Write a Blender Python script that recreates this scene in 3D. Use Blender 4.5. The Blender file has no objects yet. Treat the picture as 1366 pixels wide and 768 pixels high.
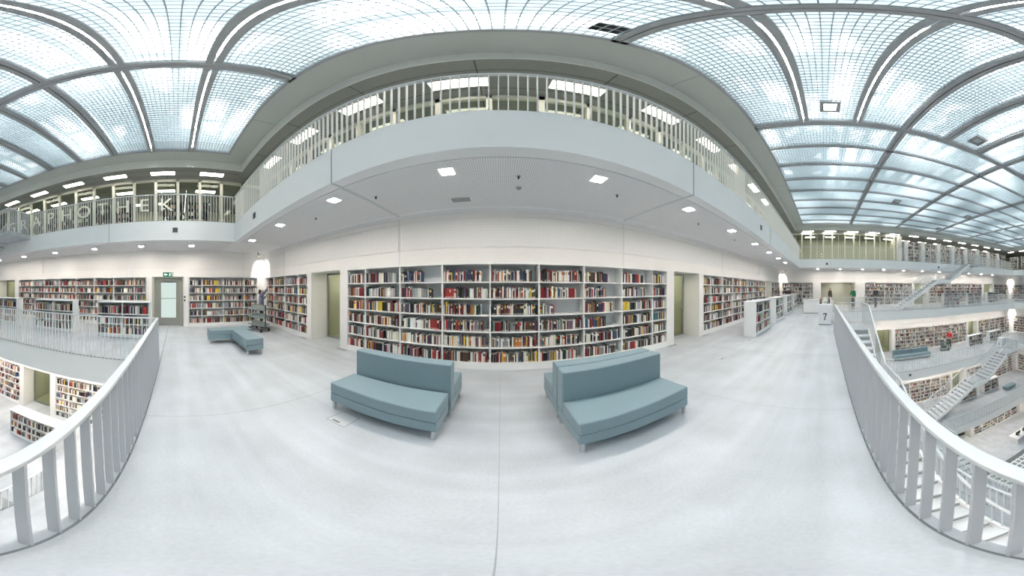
import bpy, bmesh, math, random
from mathutils import Vector, Matrix
R = math.radians
rnd = random.Random(7)
C = bpy.context.scene.collection
SC = bpy.context.scene

# ------------------------------------------------------------------ materials
M = {}
def mat(name, col, rough=.5, metal=0.0, noise=0.0, nscale=6.0, spec=.5, bump=0.0):
    m = bpy.data.materials.new(name); m.use_nodes = True
    nt = m.node_tree; b = nt.nodes['Principled BSDF']
    b.inputs['Base Color'].default_value = (*col, 1)
    b.inputs['Roughness'].default_value = rough
    b.inputs['Metallic'].default_value = metal
    b.inputs['Specular IOR Level'].default_value = spec
    if noise > 0:
        tc = nt.nodes.new('ShaderNodeTexCoord'); n = nt.nodes.new('ShaderNodeTexNoise')
        n.inputs['Scale'].default_value = nscale; n.inputs['Detail'].default_value = 4
        nt.links.new(tc.outputs['Object'], n.inputs['Vector'])
        r = nt.nodes.new('ShaderNodeMapRange')
        r.inputs['To Min'].default_value = 1 - noise; r.inputs['To Max'].default_value = 1 + noise
        nt.links.new(n.outputs['Fac'], r.inputs['Value'])
        mx = nt.nodes.new('ShaderNodeVectorMath'); mx.operation = 'SCALE'
        mx.inputs[0].default_value = col
        nt.links.new(r.outputs['Result'], mx.inputs['Scale'])
        nt.links.new(mx.outputs['Vector'], b.inputs['Base Color'])
        if bump > 0:
            bp = nt.nodes.new('ShaderNodeBump'); bp.inputs['Strength'].default_value = bump; bp.inputs['Distance'].default_value = .004
            nt.links.new(n.outputs['Fac'], bp.inputs['Height']); nt.links.new(bp.outputs['Normal'], b.inputs['Normal'])
    M[name] = m
    return m
def emit(name, col, s):
    m = bpy.data.materials.new(name); m.use_nodes = True
    nt = m.node_tree; nt.nodes.remove(nt.nodes['Principled BSDF'])
    e = nt.nodes.new('ShaderNodeEmission'); e.inputs['Color'].default_value = (*col, 1); e.inputs['Strength'].default_value = s
    nt.links.new(e.outputs[0], nt.nodes['Material Output'].inputs[0]); M[name] = m
    return m
def glass(name, tint, refl=.12, rough=.02, frost=0.0):
    m = bpy.data.materials.new(name); m.use_nodes = True
    nt = m.node_tree; nt.nodes.remove(nt.nodes['Principled BSDF'])
    t = nt.nodes.new('ShaderNodeBsdfTransparent'); t.inputs[0].default_value = (*tint, 1)
    g = nt.nodes.new('ShaderNodeBsdfGlossy'); g.inputs['Roughness'].default_value = rough; g.inputs['Color'].default_value = (.9, .95, .92, 1)
    mx = nt.nodes.new('ShaderNodeMixShader')
    f = nt.nodes.new('ShaderNodeLayerWeight'); f.inputs['Blend'].default_value = .5
    pw = nt.nodes.new('ShaderNodeMath'); pw.operation = 'POWER'; pw.inputs[1].default_value = 4.0
    ad = nt.nodes.new('ShaderNodeMath'); ad.operation = 'MULTIPLY_ADD'; ad.inputs[1].default_value = .5; ad.inputs[2].default_value = refl*.15
    nt.links.new(f.outputs['Facing'], pw.inputs[0]); nt.links.new(pw.outputs[0], ad.inputs[0]); nt.links.new(ad.outputs[0], mx.inputs[0])
    src = t
    if frost > 0:
        d = nt.nodes.new('ShaderNodeBsdfDiffuse'); d.inputs[0].default_value = (.80, .86, .82, 1)
        m2 = nt.nodes.new('ShaderNodeMixShader'); m2.inputs[0].default_value = frost
        nt.links.new(t.outputs[0], m2.inputs[1]); nt.links.new(d.outputs[0], m2.inputs[2]); src = m2
    nt.links.new(src.outputs[0], mx.inputs[1]); nt.links.new(g.outputs[0], mx.inputs[2])
    nt.links.new(mx.outputs[0], nt.nodes['Material Output'].inputs[0]); M[name] = m
    return m
def perforated(name, col, dark, pitch, hole, rough=.6):
    m = mat(name, col, rough)
    nt = m.node_tree; b = nt.nodes['Principled BSDF']
    tc = nt.nodes.new('ShaderNodeTexCoord')
    v = nt.nodes.new('ShaderNodeTexVoronoi'); v.voronoi_dimensions = '3D'
    v.inputs['Randomness'].default_value = 0.0; v.inputs['Scale'].default_value = 1 / pitch
    nt.links.new(tc.outputs['Object'], v.inputs['Vector'])
    lt = nt.nodes.new('ShaderNodeMath'); lt.operation = 'LESS_THAN'; lt.inputs[1].default_value = hole
    # flatten the distance to the panel plane: the panels are built so that cell centres lie on their face
    nt.links.new(v.outputs['Distance'], lt.inputs[0])
    mx = nt.nodes.new('ShaderNodeMix'); mx.data_type = 'RGBA'
    mx.inputs['A'].default_value = (*col, 1); mx.inputs['B'].default_value = (*dark, 1)
    nt.links.new(lt.outputs[0], mx.inputs['Factor']); nt.links.new(mx.outputs['Result'], b.inputs['Base Color'])
    return m

mat('white_wall', (.84, .83, .81), .55, noise=.03, nscale=3)
mat('fascia', (.93, .95, .955), .55, noise=.035, nscale=2.2)
mat('soffit_white', (.90, .90, .90), .6, noise=.02)
mat('rail_white', (.70, .73, .75), .4, metal=.15, noise=.02)
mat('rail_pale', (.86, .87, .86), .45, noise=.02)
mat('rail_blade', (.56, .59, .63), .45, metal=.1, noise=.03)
mat('rail_edge', (.16, .18, .19), .5, noise=.05)
mat('shelf_white', (.86, .87, .86), .45, noise=.02)
mat('shelf_back', (.74, .78, .81), .6, noise=.03)
mat('sofa', (.205, .290, .325), .42, noise=.06, nscale=60, bump=.15)
mat('chrome', (.75, .76, .77), .18, metal=1, noise=.02)
mat('seam', (.30, .32, .33), .6, noise=.05)
mat('dark_ceiling', (.32, .325, .31), .6, noise=.1, nscale=20)
mat('dark_seam', (.07, .075, .07), .6, noise=.05)
mat('ceiling_border', (.62, .64, .61), .6, noise=.04, nscale=2)
mat('ceiling_lip', (.88, .89, .86), .5, noise=.03)
mat('beam_grey', (.46, .47, .49), .5, metal=.0, noise=.04)
mat('louvre', (.62, .68, .70), .45, noise=.03)
def louvre_blade():           # translucent acrylic blades
    m = bpy.data.materials.new('louvre_blade'); m.use_nodes = True
    nt = m.node_tree; nt.nodes.remove(nt.nodes['Principled BSDF'])
    n = nt.nodes.new('ShaderNodeTexNoise'); n.inputs['Scale'].default_value = 2; cr = nt.nodes.new('ShaderNodeMix'); cr.data_type = 'RGBA'
    cr.inputs['A'].default_value = (.74, .80, .82, 1); cr.inputs['B'].default_value = (.80, .85, .87, 1); nt.links.new(n.outputs['Fac'], cr.inputs['Factor'])
    d = nt.nodes.new('ShaderNodeBsdfDiffuse'); t = nt.nodes.new('ShaderNodeBsdfTranslucent'); mx = nt.nodes.new('ShaderNodeMixShader'); mx.inputs[0].default_value = .32
    nt.links.new(cr.outputs['Result'], d.inputs[0]); nt.links.new(cr.outputs['Result'], t.inputs[0])
    nt.links.new(d.outputs[0], mx.inputs[1]); nt.links.new(t.outputs[0], mx.inputs[2]); nt.links.new(mx.outputs[0], nt.nodes['Material Output'].inputs[0]); M['louvre_blade'] = m
louvre_blade()
mat('black', (.02, .02, .022), .5, noise=.1)
mat('navy', (.03, .05, .09), .5, noise=.05)
mat('door_frame', (.30, .315, .285), .45, metal=.3, noise=.03)
mat('outlet_lid', (.50, .52, .53), .45, noise=.04)
mat('mullion', (.80, .79, .70), .5, noise=.02)
mat('office_wall', (.68, .67, .57), .6, noise=.05, nscale=2)
mat('niche_wall', (.62, .61, .53), .6, noise=.05, nscale=2)
mat('sign_green', (.01, .20, .11), .5, noise=.03)
mat('paper', (.86, .84, .76), .8, noise=.04, nscale=40)
mat('sticker', (.60, .58, .52), .7, noise=.02)
mat('trolley_metal', (.13, .15, .15), .45, metal=.5, noise=.05)
mat('trolley_tray', (.36, .42, .41), .5, metal=.3, noise=.05)
mat('rubber', (.03, .03, .03), .8, noise=.05)
mat('steel_plate', (.40, .41, .41), .4, metal=.7, noise=.05)
mat('cabinet_grey', (.74, .77, .79), .45, noise=.03)
mat('skin', (.62, .40, .30), .55, noise=.04, nscale=30)
mat('hair_dark', (.03, .02, .015), .6, noise=.2, nscale=80)
mat('eye_dark', (.03, .025, .02), .3, noise=.02)
mat('cloth_dark', (.06, .06, .07), .8, noise=.15, nscale=30)
mat('cloth_green', (.03, .22, .10), .8, noise=.12, nscale=30)
mat('cloth_red', (.50, .02, .03), .8, noise=.12, nscale=30)
mat('cloth_blue', (.16, .18, .28), .8, noise=.35, nscale=40)
mat('cloth_brown', (.11, .08, .055), .8, noise=.12, nscale=30)
mat('cloth_grey', (.30, .33, .38), .8, noise=.12, nscale=30)
mat('denim', (.09, .12, .19), .8, noise=.12, nscale=40)
mat('letter_cream', (.88, .87, .74), .5, noise=.02)
mat('ground_tile', (.16, .18, .19), .4, noise=.05)
mat('leaf_green', (.05, .16, .06), .6, noise=.2, nscale=30)
perforated('perf_soffit', (.90, .89, .90), (.50, .50, .51), .027, .30)
perforated('perf_wall', (.82, .82, .805), (.63, .63, .62), .033, .30)
glass('glass_clear', (.93, .95, .90))
glass('glass_green', (.74, .76, .68))
glass('glass_frost', (.85, .92, .88), frost=.45)
emit('lamp_warm', (1.0, .90, .81), 165)
emit('troffer', (1.0, .94, .80), 9)
emit('slit_lamp', (1.0, .98, .95), 90)
emit('spot_glow', (1.0, .95, .82), 25)
emit('door_daylight', (.80, .95, .90), .48)

# resin floor: pale, softly mottled, satin
def floor_mat():
    m = mat('resin_floor', (.80, .82, .83), .34)
    nt = m.node_tree; b = nt.nodes['Principled BSDF']
    tc = nt.nodes.new('ShaderNodeTexCoord')
    n = nt.nodes.new('ShaderNodeTexNoise'); n.inputs['Scale'].default_value = 1.6; n.inputs['Detail'].default_value = 6
    n2 = nt.nodes.new('ShaderNodeTexNoise'); n2.inputs['Scale'].default_value = 45; n2.inputs['Detail'].default_value = 3
    nt.links.new(tc.outputs['Object'], n.inputs['Vector']); nt.links.new(tc.outputs['Object'], n2.inputs['Vector'])
    ad = nt.nodes.new('ShaderNodeMath'); ad.operation = 'MULTIPLY_ADD'; ad.inputs[1].default_value = .45
    nt.links.new(n2.outputs['Fac'], ad.inputs[0]); nt.links.new(n.outputs['Fac'], ad.inputs[2])
    mpb = nt.nodes.new('ShaderNodeMapping'); mpb.inputs['Scale'].default_value = (.10, 1.7, 1)     # light streaks of the skylight beams, painted into the colour along the gallery
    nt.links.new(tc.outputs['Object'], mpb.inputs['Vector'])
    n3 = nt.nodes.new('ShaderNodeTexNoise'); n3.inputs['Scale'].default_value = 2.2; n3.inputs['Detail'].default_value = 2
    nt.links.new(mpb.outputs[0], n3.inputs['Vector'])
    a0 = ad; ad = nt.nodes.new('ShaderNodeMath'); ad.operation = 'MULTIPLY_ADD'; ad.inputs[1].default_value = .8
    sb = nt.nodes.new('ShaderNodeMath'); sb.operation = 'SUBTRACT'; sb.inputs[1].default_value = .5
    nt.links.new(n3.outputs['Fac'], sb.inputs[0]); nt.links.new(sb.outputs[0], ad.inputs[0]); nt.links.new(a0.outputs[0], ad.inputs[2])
    cr = nt.nodes.new('ShaderNodeMapRange'); cr.inputs['From Min'].default_value = .4; cr.inputs['From Max'].default_value = 1.05
    cr.inputs['To Min'].default_value = .43; cr.inputs['To Max'].default_value = .60
    nt.links.new(ad.outputs[0], cr.inputs['Value'])
    mx = nt.nodes.new('ShaderNodeVectorMath'); mx.operation = 'SCALE'; mx.inputs[0].default_value = (.935, 1.0, 1.065)
    nt.links.new(cr.outputs['Result'], mx.inputs['Scale']); nt.links.new(mx.outputs['Vector'], b.inputs['Base Color'])
    rr = nt.nodes.new('ShaderNodeMapRange'); rr.inputs['To Min'].default_value = .36; rr.inputs['To Max'].default_value = .5
    nt.links.new(n.outputs['Fac'], rr.inputs['Value']); nt.links.new(rr.outputs['Result'], b.inputs['Roughness'])
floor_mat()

# luminous skylight pane: pale blue-white glass with rows of bright lamps behind it
def sky_mat():
    m = bpy.data.materials.new('sky_pane'); m.use_nodes = True
    nt = m.node_tree; nt.nodes.remove(nt.nodes['Principled BSDF'])
    tc = nt.nodes.new('ShaderNodeTexCoord')
    mp = nt.nodes.new('ShaderNodeMapping'); mp.inputs['Rotation'].default_value = (0, 0, 0)
    nt.links.new(tc.outputs['Object'], mp.inputs['Vector'])
    br = nt.nodes.new('ShaderNodeTexBrick')
    br.inputs['Scale'].default_value = 1.0; br.inputs['Brick Width'].default_value = 2.7; br.inputs['Row Height'].default_value = .645
    br.inputs['Mortar Size'].default_value = .22; br.inputs['Mortar Smooth'].default_value = .8; br.offset = .5
    nt.links.new(mp.outputs[0], br.inputs['Vector'])
    n = nt.nodes.new('ShaderNodeTexNoise'); n.inputs['Scale'].default_value = .55; n.inputs['Detail'].default_value = 2
    nt.links.new(tc.outputs['Object'], n.inputs['Vector'])
    th = nt.nodes.new('ShaderNodeMapRange'); th.inputs['From Min'].default_value = .47; th.inputs['From Max'].default_value = .62
    nt.links.new(n.outputs['Fac'], th.inputs['Value'])
    inv = nt.nodes.new('ShaderNodeMath'); inv.operation = 'SUBTRACT'; inv.inputs[0].default_value = 1.0
    nt.links.new(br.outputs['Fac'], inv.inputs[1])
    mul = nt.nodes.new('ShaderNodeMath'); mul.operation = 'MULTIPLY'
    nt.links.new(inv.outputs[0], mul.inputs[0]); nt.links.new(th.outputs['Result'], mul.inputs[1])
    st = nt.nodes.new('ShaderNodeMapRange'); st.inputs['To Min'].default_value = SKY_LO; st.inputs['To Max'].default_value = SKY_HI
    nt.links.new(mul.outputs[0], st.inputs['Value'])
    mx = nt.nodes.new('ShaderNodeMix'); mx.data_type = 'RGBA'
    mx.inputs['A'].default_value = (.76, .92, 1.0, 1); mx.inputs['B'].default_value = (1, .99, .97, 1)
    nt.links.new(mul.outputs[0], mx.inputs['Factor'])
    e = nt.nodes.new('ShaderNodeEmission')
    nt.links.new(mx.outputs['Result'], e.inputs['Color']); nt.links.new(st.outputs['Result'], e.inputs['Strength'])
    nt.links.new(e.outputs[0], nt.nodes['Material Output'].inputs[0]); M['sky_pane'] = m
SKY_LO, SKY_HI = .70, 6.5
sky_mat()

# book cover: colour from the object; far books: colour stored per book
def book_mats():
    m = mat('book_cover', (.5, .1, .1), .5)
    nt = m.node_tree; b = nt.nodes['Principled BSDF']
    oi = nt.nodes.new('ShaderNodeObjectInfo'); tc = nt.nodes.new('ShaderNodeTexCoord')
    n = nt.nodes.new('ShaderNodeTexNoise'); n.inputs['Scale'].default_value = 5
    nt.links.new(tc.outputs['Object'], n.inputs['Vector'])
    r = nt.nodes.new('ShaderNodeMapRange'); r.inputs['To Min'].default_value = .8; r.inputs['To Max'].default_value = 1.15
    nt.links.new(n.outputs['Fac'], r.inputs['Value'])
    mx = nt.nodes.new('ShaderNodeVectorMath'); mx.operation = 'SCALE'
    nt.links.new(oi.outputs['Color'], mx.inputs[0]); nt.links.new(r.outputs['Result'], mx.inputs['Scale'])
    nt.links.new(mx.outputs['Vector'], b.inputs['Base Color'])
    m = mat('book_title', (.5, .5, .5), .5)
    nt = m.node_tree; b = nt.nodes['Principled BSDF']
    oi = nt.nodes.new('ShaderNodeObjectInfo')
    gt = nt.nodes.new('ShaderNodeMapRange'); gt.inputs['To Min'].default_value = .0; gt.inputs['To Max'].default_value = 1.0
    nt.links.new(oi.outputs['Random'], gt.inputs['Value'])
    cr = nt.nodes.new('ShaderNodeValToRGB'); cr.color_ramp.interpolation = 'CONSTANT'
    els = cr.color_ramp.elements
    els[0].position = 0; els[0].color = (.75, .72, .6, 1)
    els[1].position = .3; els[1].color = (.08, .08, .1, 1)
    for p, c in ((.5, (.6, .5, .15, 1)), (.7, (.8, .8, .78, 1)), (.85, (.4, .05, .05, 1))):
        e = els.new(p); e.color = c
    nt.links.new(gt.outputs['Result'], cr.inputs['Fac']); nt.links.new(cr.outputs['Color'], b.inputs['Base Color'])
    m = mat('book_mass', (.5, .5, .5), .55)
    nt = m.node_tree; b = nt.nodes['Principled BSDF']
    a = nt.nodes.new('ShaderNodeAttribute'); a.attribute_name = 'cover'
    nt.links.new(a.outputs['Color'], b.inputs['Base Color'])
book_mats()

# ------------------------------------------------------------------ mesh builder
class MB:
    def __init__(s): s.v = []; s.f = []; s.mi = []
    def face(s, pts, mi=0):
        i = len(s.v); s.v += [tuple(p) for p in pts]; s.f.append(tuple(range(i, i + len(pts)))); s.mi.append(mi)
    def box(s, x0, x1, y0, y1, z0, z1, mi=0, mt=None, mb=None):
        i = len(s.v)
        s.v += [(x0, y0, z0), (x1, y0, z0), (x1, y1, z0), (x0, y1, z0), (x0, y0, z1), (x1, y0, z1), (x1, y1, z1), (x0, y1, z1)]
        s.f += [(i, i+3, i+2, i+1), (i+4, i+5, i+6, i+7), (i, i+1, i+5, i+4), (i+1, i+2, i+6, i+5), (i+2, i+3, i+7, i+6), (i+3, i, i+4, i+7)]
        s.mi += [mi if mb is None else mb, mi if mt is None else mt, mi, mi, mi, mi]
        return s
    def prism(s, pts, axis, a, b, mi=0):          # polygon pts (2-D) swept along an axis from a to b
        def P(p, t):
            if axis == 'x': return (t, p[0], p[1])
            if axis == 'y': return (p[0], t, p[1])
            return (p[0], p[1], t)
        n = len(pts); i = len(s.v)
        s.v += [P(p, a) for p in pts] + [P(p, b) for p in pts]
        s.f.append(tuple(range(i, i + n))[::-1]); s.f.append(tuple(range(i + n, i + 2*n))); s.mi += [mi, mi]
        for k in range(n):
            s.f.append((i + k, i + (k+1) % n, i + n + (k+1) % n, i + n + k)); s.mi.append(mi)
        return s
    def tube(s, p0, p1, r, n=10, r1=None, mi=0):
        p0 = Vector(p0); p1 = Vector(p1); d = (p1 - p0).normalized()
        u = d.orthogonal().normalized(); w = d.cross(u); r1 = r if r1 is None else r1
        i = len(s.v)
        for k in range(n):
            a = 2*math.pi*k/n; s.v.append(tuple(p0 + (u*math.cos(a) + w*math.sin(a))*r))
        for k in range(n):
            a = 2*math.pi*k/n; s.v.append(tuple(p1 + (u*math.cos(a) + w*math.sin(a))*r1))
        for k in range(n): s.f.append((i+k, i+(k+1) % n, i+n+(k+1) % n, i+n+k)); s.mi.append(mi)
        s.f.append(tuple(range(i, i+n))[::-1]); s.f.append(tuple(range(i+n, i+2*n))); s.mi += [mi, mi]
        return s
    def beam(s, p0, p1, w, h, mi=0):              # rectangular bar between two points, w across (horizontal), h vertical
        p0 = Vector(p0); p1 = Vector(p1); d = (p1 - p0); 
        side = Vector((-d.y, d.x, 0)).normalized() * (w/2); up = Vector((0, 0, h/2))
        i = len(s.v)
        for p in (p0, p1):
            for a, b in ((-1, -1), (1, -1), (1, 1), (-1, 1)): s.v.append(tuple(p + side*a + up*b))
        s.f += [(i, i+1, i+2, i+3), (i+7, i+6, i+5, i+4)] + [(i+k, i+4+k, i+4+(k+1) % 4, i+(k+1) % 4) for k in range(4)]
        s.mi += [mi]*6
        return s
    def mesh(s, name, mats):
        me = bpy.data.meshes.new(name); me.from_pydata(s.v, [], s.f)
        for m in (mats if isinstance(mats, (list, tuple)) else [mats]): me.materials.append(M[m])
        me.polygons.foreach_set('material_index', s.mi); 
        bm = bmesh.new(); bm.from_mesh(me); bmesh.ops.recalc_face_normals(bm, faces=bm.faces[:]); bm.to_mesh(me); bm.free()
        me.update(); return me
    def build(s, name, mats, parent=None, loc=(0, 0, 0), bevel=0.0, smooth=False, seg=2):
        o = bpy.data.objects.new(name, s.mesh(name, mats)); C.objects.link(o); o.location = loc
        if parent: o.parent = parent
        if bevel:
            md = o.modifiers.new('bevel', 'BEVEL'); md.width = bevel; md.segments = seg; md.limit_method = 'ANGLE'
        if bevel or smooth:
            for p in o.data.polygons: p.use_smooth = True
            if bevel:
                w = o.modifiers.new('wn', 'WEIGHTED_NORMAL')
        return o
def tag(o, label=None, cat=None, group=None, kind=None):
    if label: o['label'] = label
    if cat: o['category'] = cat
    if group: o['group'] = group
    if kind: o['kind'] = kind
    return o
def empty(name, loc=(0, 0, 0), rz=0.0, **k):
    o = bpy.data.objects.new(name, None); C.objects.link(o); o.location = loc; o.rotation_euler = (0, 0, rz)
    o.empty_display_size = .1
    return tag(o, **k)
def inst(name, me, parent=None, loc=(0, 0, 0), rot=None, scale=None):
    o = bpy.data.objects.new(name, me); C.objects.link(o); o.location = loc
    if rot: o.rotation_euler = rot
    if scale: o.scale = scale
    if parent: o.parent = parent
    return o
def copy_tree(o, parent=None):
    c = o.copy(); C.objects.link(c)
    if parent: c.parent = parent
    for ch in list(o.children): copy_tree(ch, c)
    return c
ONES = 'zero first second third fourth fifth sixth seventh eighth ninth tenth eleventh twelfth thirteenth fourteenth fifteenth sixteenth seventeenth eighteenth nineteenth'.split()
def ordw(n):
    if n < 20: return ONES[n]
    t, u = divmod(n, 10)
    base = {2: 'twent', 3: 'thirt', 4: 'fort', 5: 'fift'}[t]
    return base + 'ieth' if u == 0 else base + 'y-' + ONES[u]

# ------------------------------------------------------------------ hall dimensions (metres; floor of our gallery z = 0)
XL, XR, YF, YB = -8.7, 18.2, 3.93, -22.97
ST = 3.94                                   # storey height
EYE = 1.65
H3 = 3.25                                   # clear height under the gallery above
LEV = {8: dict(z=ST, rail=(-6.76, 16.15, 1.96, -21.0)),
       7: dict(z=0.0, rail=(-4.38, 14.1, -.42, -18.6)),
       6: dict(z=-ST, rail=(-2.3, 12.0, -2.25, -16.6)),
       5: dict(z=-2*ST, rail=(-.2, 9.5, -4.6, -14.2))}
WALL = {7: (XL, XR, YF, YB), 6: (-6.37, 16.1, 1.6, -20.6), 5: (-4.0, 13.7, -.75, -18.3), 4: (-1.7, 11.5, -3.1, -16.0)}

def ring(name, outer, inner, z0, z1, mats, kind='structure', label=None, cat=None):
    xa, xb, ya, yb = outer; ia, ib, ja, jb = inner
    b = MB()
    # four mitred slabs (no overlapping faces)
    O = [(xa, yb), (xb, yb), (xb, ya), (xa, ya)]; I = [(ia, jb), (ib, jb), (ib, ja), (ia, ja)]
    for k in range(4):
        k2 = (k+1) % 4
        q = [O[k], O[k2], I[k2], I[k]]
        b.face([(p[0], p[1], z1) for p in q], 0)
        b.face([(p[0], p[1], z0) for p in q[::-1]], 2)
        b.face([(*I[k], z0), (*I[k2], z0), (*I[k2], z1), (*I[k], z1)], 1)
        b.face([(*O[k2], z0), (*O[k], z0), (*O[k], z1), (*O[k2], z1)], 1)
    me = b.mesh(name, mats)
    bm = bmesh.new(); bm.from_mesh(me); bmesh.ops.remove_doubles(bm, verts=bm.verts[:], dist=1e-4)
    bmesh.ops.recalc_face_normals(bm, faces=bm.faces[:]); bm.to_mesh(me); bm.free()
    o = bpy.data.objects.new(name, me); C.objects.link(o)
    return tag(o, label, cat, kind=kind)

EXT = (XL - 4.0, XR + 5.0, YF + 5.2, YB - 3.0)     # outer limit of the upper floor
OUT7 = (XL - .75, XR + .75, YF + .75, YB - .75)
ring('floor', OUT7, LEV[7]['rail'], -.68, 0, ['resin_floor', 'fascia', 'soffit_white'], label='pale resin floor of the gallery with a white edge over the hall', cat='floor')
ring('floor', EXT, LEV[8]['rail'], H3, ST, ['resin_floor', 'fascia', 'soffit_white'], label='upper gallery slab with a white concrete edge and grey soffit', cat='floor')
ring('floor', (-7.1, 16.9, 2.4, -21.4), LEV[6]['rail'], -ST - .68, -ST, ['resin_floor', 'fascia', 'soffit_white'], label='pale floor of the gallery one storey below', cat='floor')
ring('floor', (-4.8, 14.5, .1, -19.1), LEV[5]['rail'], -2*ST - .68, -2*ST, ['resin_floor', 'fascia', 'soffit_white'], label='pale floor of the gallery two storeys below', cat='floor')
gb = MB().box(-3, 13, -18, -2, -3*ST - .3, -3*ST, 0)
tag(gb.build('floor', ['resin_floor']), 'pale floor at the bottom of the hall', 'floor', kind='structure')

# floor joints and edges
def trim(n, b, m, parent=None, label=None):
    o = b.build('trim_%d' % n, m, parent); return tag(o, label or 'thin dark joint line in the pale floor', 'trim', kind='structure')
jb = MB()
for x in (-2.3, -.01, 2.47): jb.box(x - .002, x + .002, -.36, 3.93, -.004, .0012)
jb.box(4.9, 4.903, -.36, 3.93, -.004, .0012); jb.box(-6.72, -6.717, -.36, 3.93, -.004, .0012)
trim(1, jb, 'seam', label='thin dark expansion joints across the gallery floor')
eb = MB().box(-8.7, 7.9, -.362, -.347, -.01, .003); eb.box(9.4, 14.1, -.362, -.347, -.01, .003)
trim(2, eb, 'rail_edge', label='dark slot along the gallery edge at the foot of the balustrade')

# ------------------------------------------------------------------ walls
FR = {'front': lambda lv: ((WALL[lv][0], WALL[lv][2]), 0.0, WALL[lv][1] - WALL[lv][0]),
      'left': lambda lv: ((WALL[lv][0], WALL[lv][3]), R(90), WALL[lv][2] - WALL[lv][3]),
      'right': lambda lv: ((WALL[lv][1], WALL[lv][2]), R(-90), WALL[lv][2] - WALL[lv][3]),
      'back': lambda lv: ((WALL[lv][1], WALL[lv][3]), R(180), WALL[lv][1] - WALL[lv][0])}
HT = 2.13
def wall(side, lv, z, opens, depth=.7, h=H3, seams=(), warm='niche_wall', label=None):
    (ox, oy), rz, L = FR[side](lv)
    w = empty('wall_' + side, (ox, oy, z), rz, label=label or 'white wall with acoustic panels', cat='wall', kind='structure')
    b = MB(); u = 0.0
    opens = sorted([(min(a, e), max(a, e), t) for a, e, t in opens])
    for (a, e, t) in opens:
        if a > u + 1e-4: b.box(u, a, 0, depth, 0, HT)
        if t == 'case': b.box(a, e, .34, depth, 0, HT)
        u = e
    if u < L: b.box(u, L, 0, depth, 0, HT)
    b.box(0, L, 0, depth, HT, HT + .29); b.box(0, L, .02, depth, HT + .29, h - .19); b.box(0, L, 0, depth, h - .19, h + .01)
    b.build('wall_body', 'white_wall', w)
    # perforated acoustic panels between the smooth bands
    ss = sorted([s for s in seams if 0 < s < L]); edges = [0] + list(ss) + [L]
    for a, e in zip(edges[:-1], edges[1:]):
        q = MB()
        q.box(a + .03, e - .03, .006, .02, HT + .32, h - .215)
        q.build('acoustic_panel', 'perf_wall', w)
    q = MB()
    for s in ss: q.box(s - .012, s + .012, -.006, .004, HT, h)
    if ss: q.build('panel_joint', 'rail_white', w)
    for (a, e, t) in opens:
        if t.startswith('door'):
            d = depth - .02
            q = MB()                                          # small lit corridor behind the glass
            q.box(a, e, depth + 1.6, depth + 1.7, 0, HT + .2); q.box(a - .1, a, depth, depth + 1.7, 0, HT + .2); q.box(e, e + .1, depth, depth + 1.7, 0, HT + .2)
            q.box(a, e, depth, depth + 1.7, HT + .1, HT + .2); q.box(a, e, depth, depth + 1.7, -.1, 0)
            q.build('corridor_shell', warm, w)
            lm = MB().box((a + e)/2 - .2, (a + e)/2 + .2, depth + .5, depth + .9, HT + .08, HT + .10)
            lm.build('corridor_lamp', 'lamp_corr', w)
            if t == 'door':
                dr = empty('door_1', (0, 0, 0), 0, kind='structure'); dr.parent = w
                f = MB(); f.box(a, a + .04, d, d + .06, 0, HT); f.box(e - .04, e, d, d + .06, 0, HT); f.box(a, e, d, d + .06, HT - .05, HT); f.box(a, e, d, d + .06, 0, .05)
                f.build('door_frame', 'steel_plate', dr)
                MB().box(a + .04, e - .04, d + .02, d + .032, .05, HT - .05).build('glass_pane', 'glass_green', dr)
                hd = MB().tube((e - .14, d - .04, .95), (e - .14, d - .04, 1.2), .011); hd.tube((e - .14, d - .04, .97), (e - .14, d + .02, .97), .008); hd.tube((e - .14, d - .04, 1.18), (e - .14, d + .02, 1.18), .008)
                hd.build('door_handle', 'chrome', dr)
    return w
emit('lamp_corr', (1.0, .97, .88), 16)

def fx(x): return x - XL                       # front wall u from x
def ly(y): return y - YB                       # left wall u from y
def ry(y): return YF - y                       # right wall u from y
sx = [fx(-6.85), fx(-2.1), fx(2.66), fx(7.3), fx(12.0), fx(16.7)]
wall('front', 7, 0, [(fx(-8.6), fx(-5.34), 'case'), (fx(-5.14), fx(-3.88), 'door'), (fx(-3.64), fx(4.13), 'case'), (fx(4.40), fx(5.66), 'door'),
                     (fx(5.88), fx(13.48), 'case'), (fx(13.6), fx(14.9), 'door'), (fx(15.05), fx(18.0), 'case')], seams=sx, label='long white wall behind the sofas with built-in bookcases')
wall('left', 7, 0, [(ly(.50), ly(3.60), 'case'), (ly(-1.05), ly(.30), 'doorless'), (ly(-8.4), ly(-1.28), 'case'), (ly(-10.1), ly(-8.7), 'door')],
     seams=[ly(-1.9), ly(-6.6), ly(2.9)], label='white end wall with the exit door and bookcases')
wall('right', 7, 0, [(ry(3.80), ry(1.0), 'case'), (ry(.30), ry(-2.75), 'door_open'), (ry(-8.3), ry(-3.6), 'case'), (ry(-9.8), ry(-8.5), 'door'),
                     (ry(-17.5), ry(-10.1), 'case'), (ry(-19.3), ry(-17.8), 'door'), (ry(-22.6), ry(-19.6), 'case')], seams=[ry(.7), ry(-3.2), ry(-9.9), ry(-17.6)],
     warm='niche_wall', label='far white wall with lift lobby opening and bookcases')
wall('back', 7, 0, [(.3, 7.0, 'case')], label='distant white wall across the hall')
ly6 = lambda y: y - WALL[6][3]; ry6 = lambda y: WALL[6][2] - y
wall('left', 6, -ST, [(ly6(-4.28), ly6(.9), 'case'), (ly6(-5.85), ly6(-4.5), 'door'), (ly6(-12), ly6(-6.05), 'case')], label='white wall one storey below on the near left')
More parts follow.
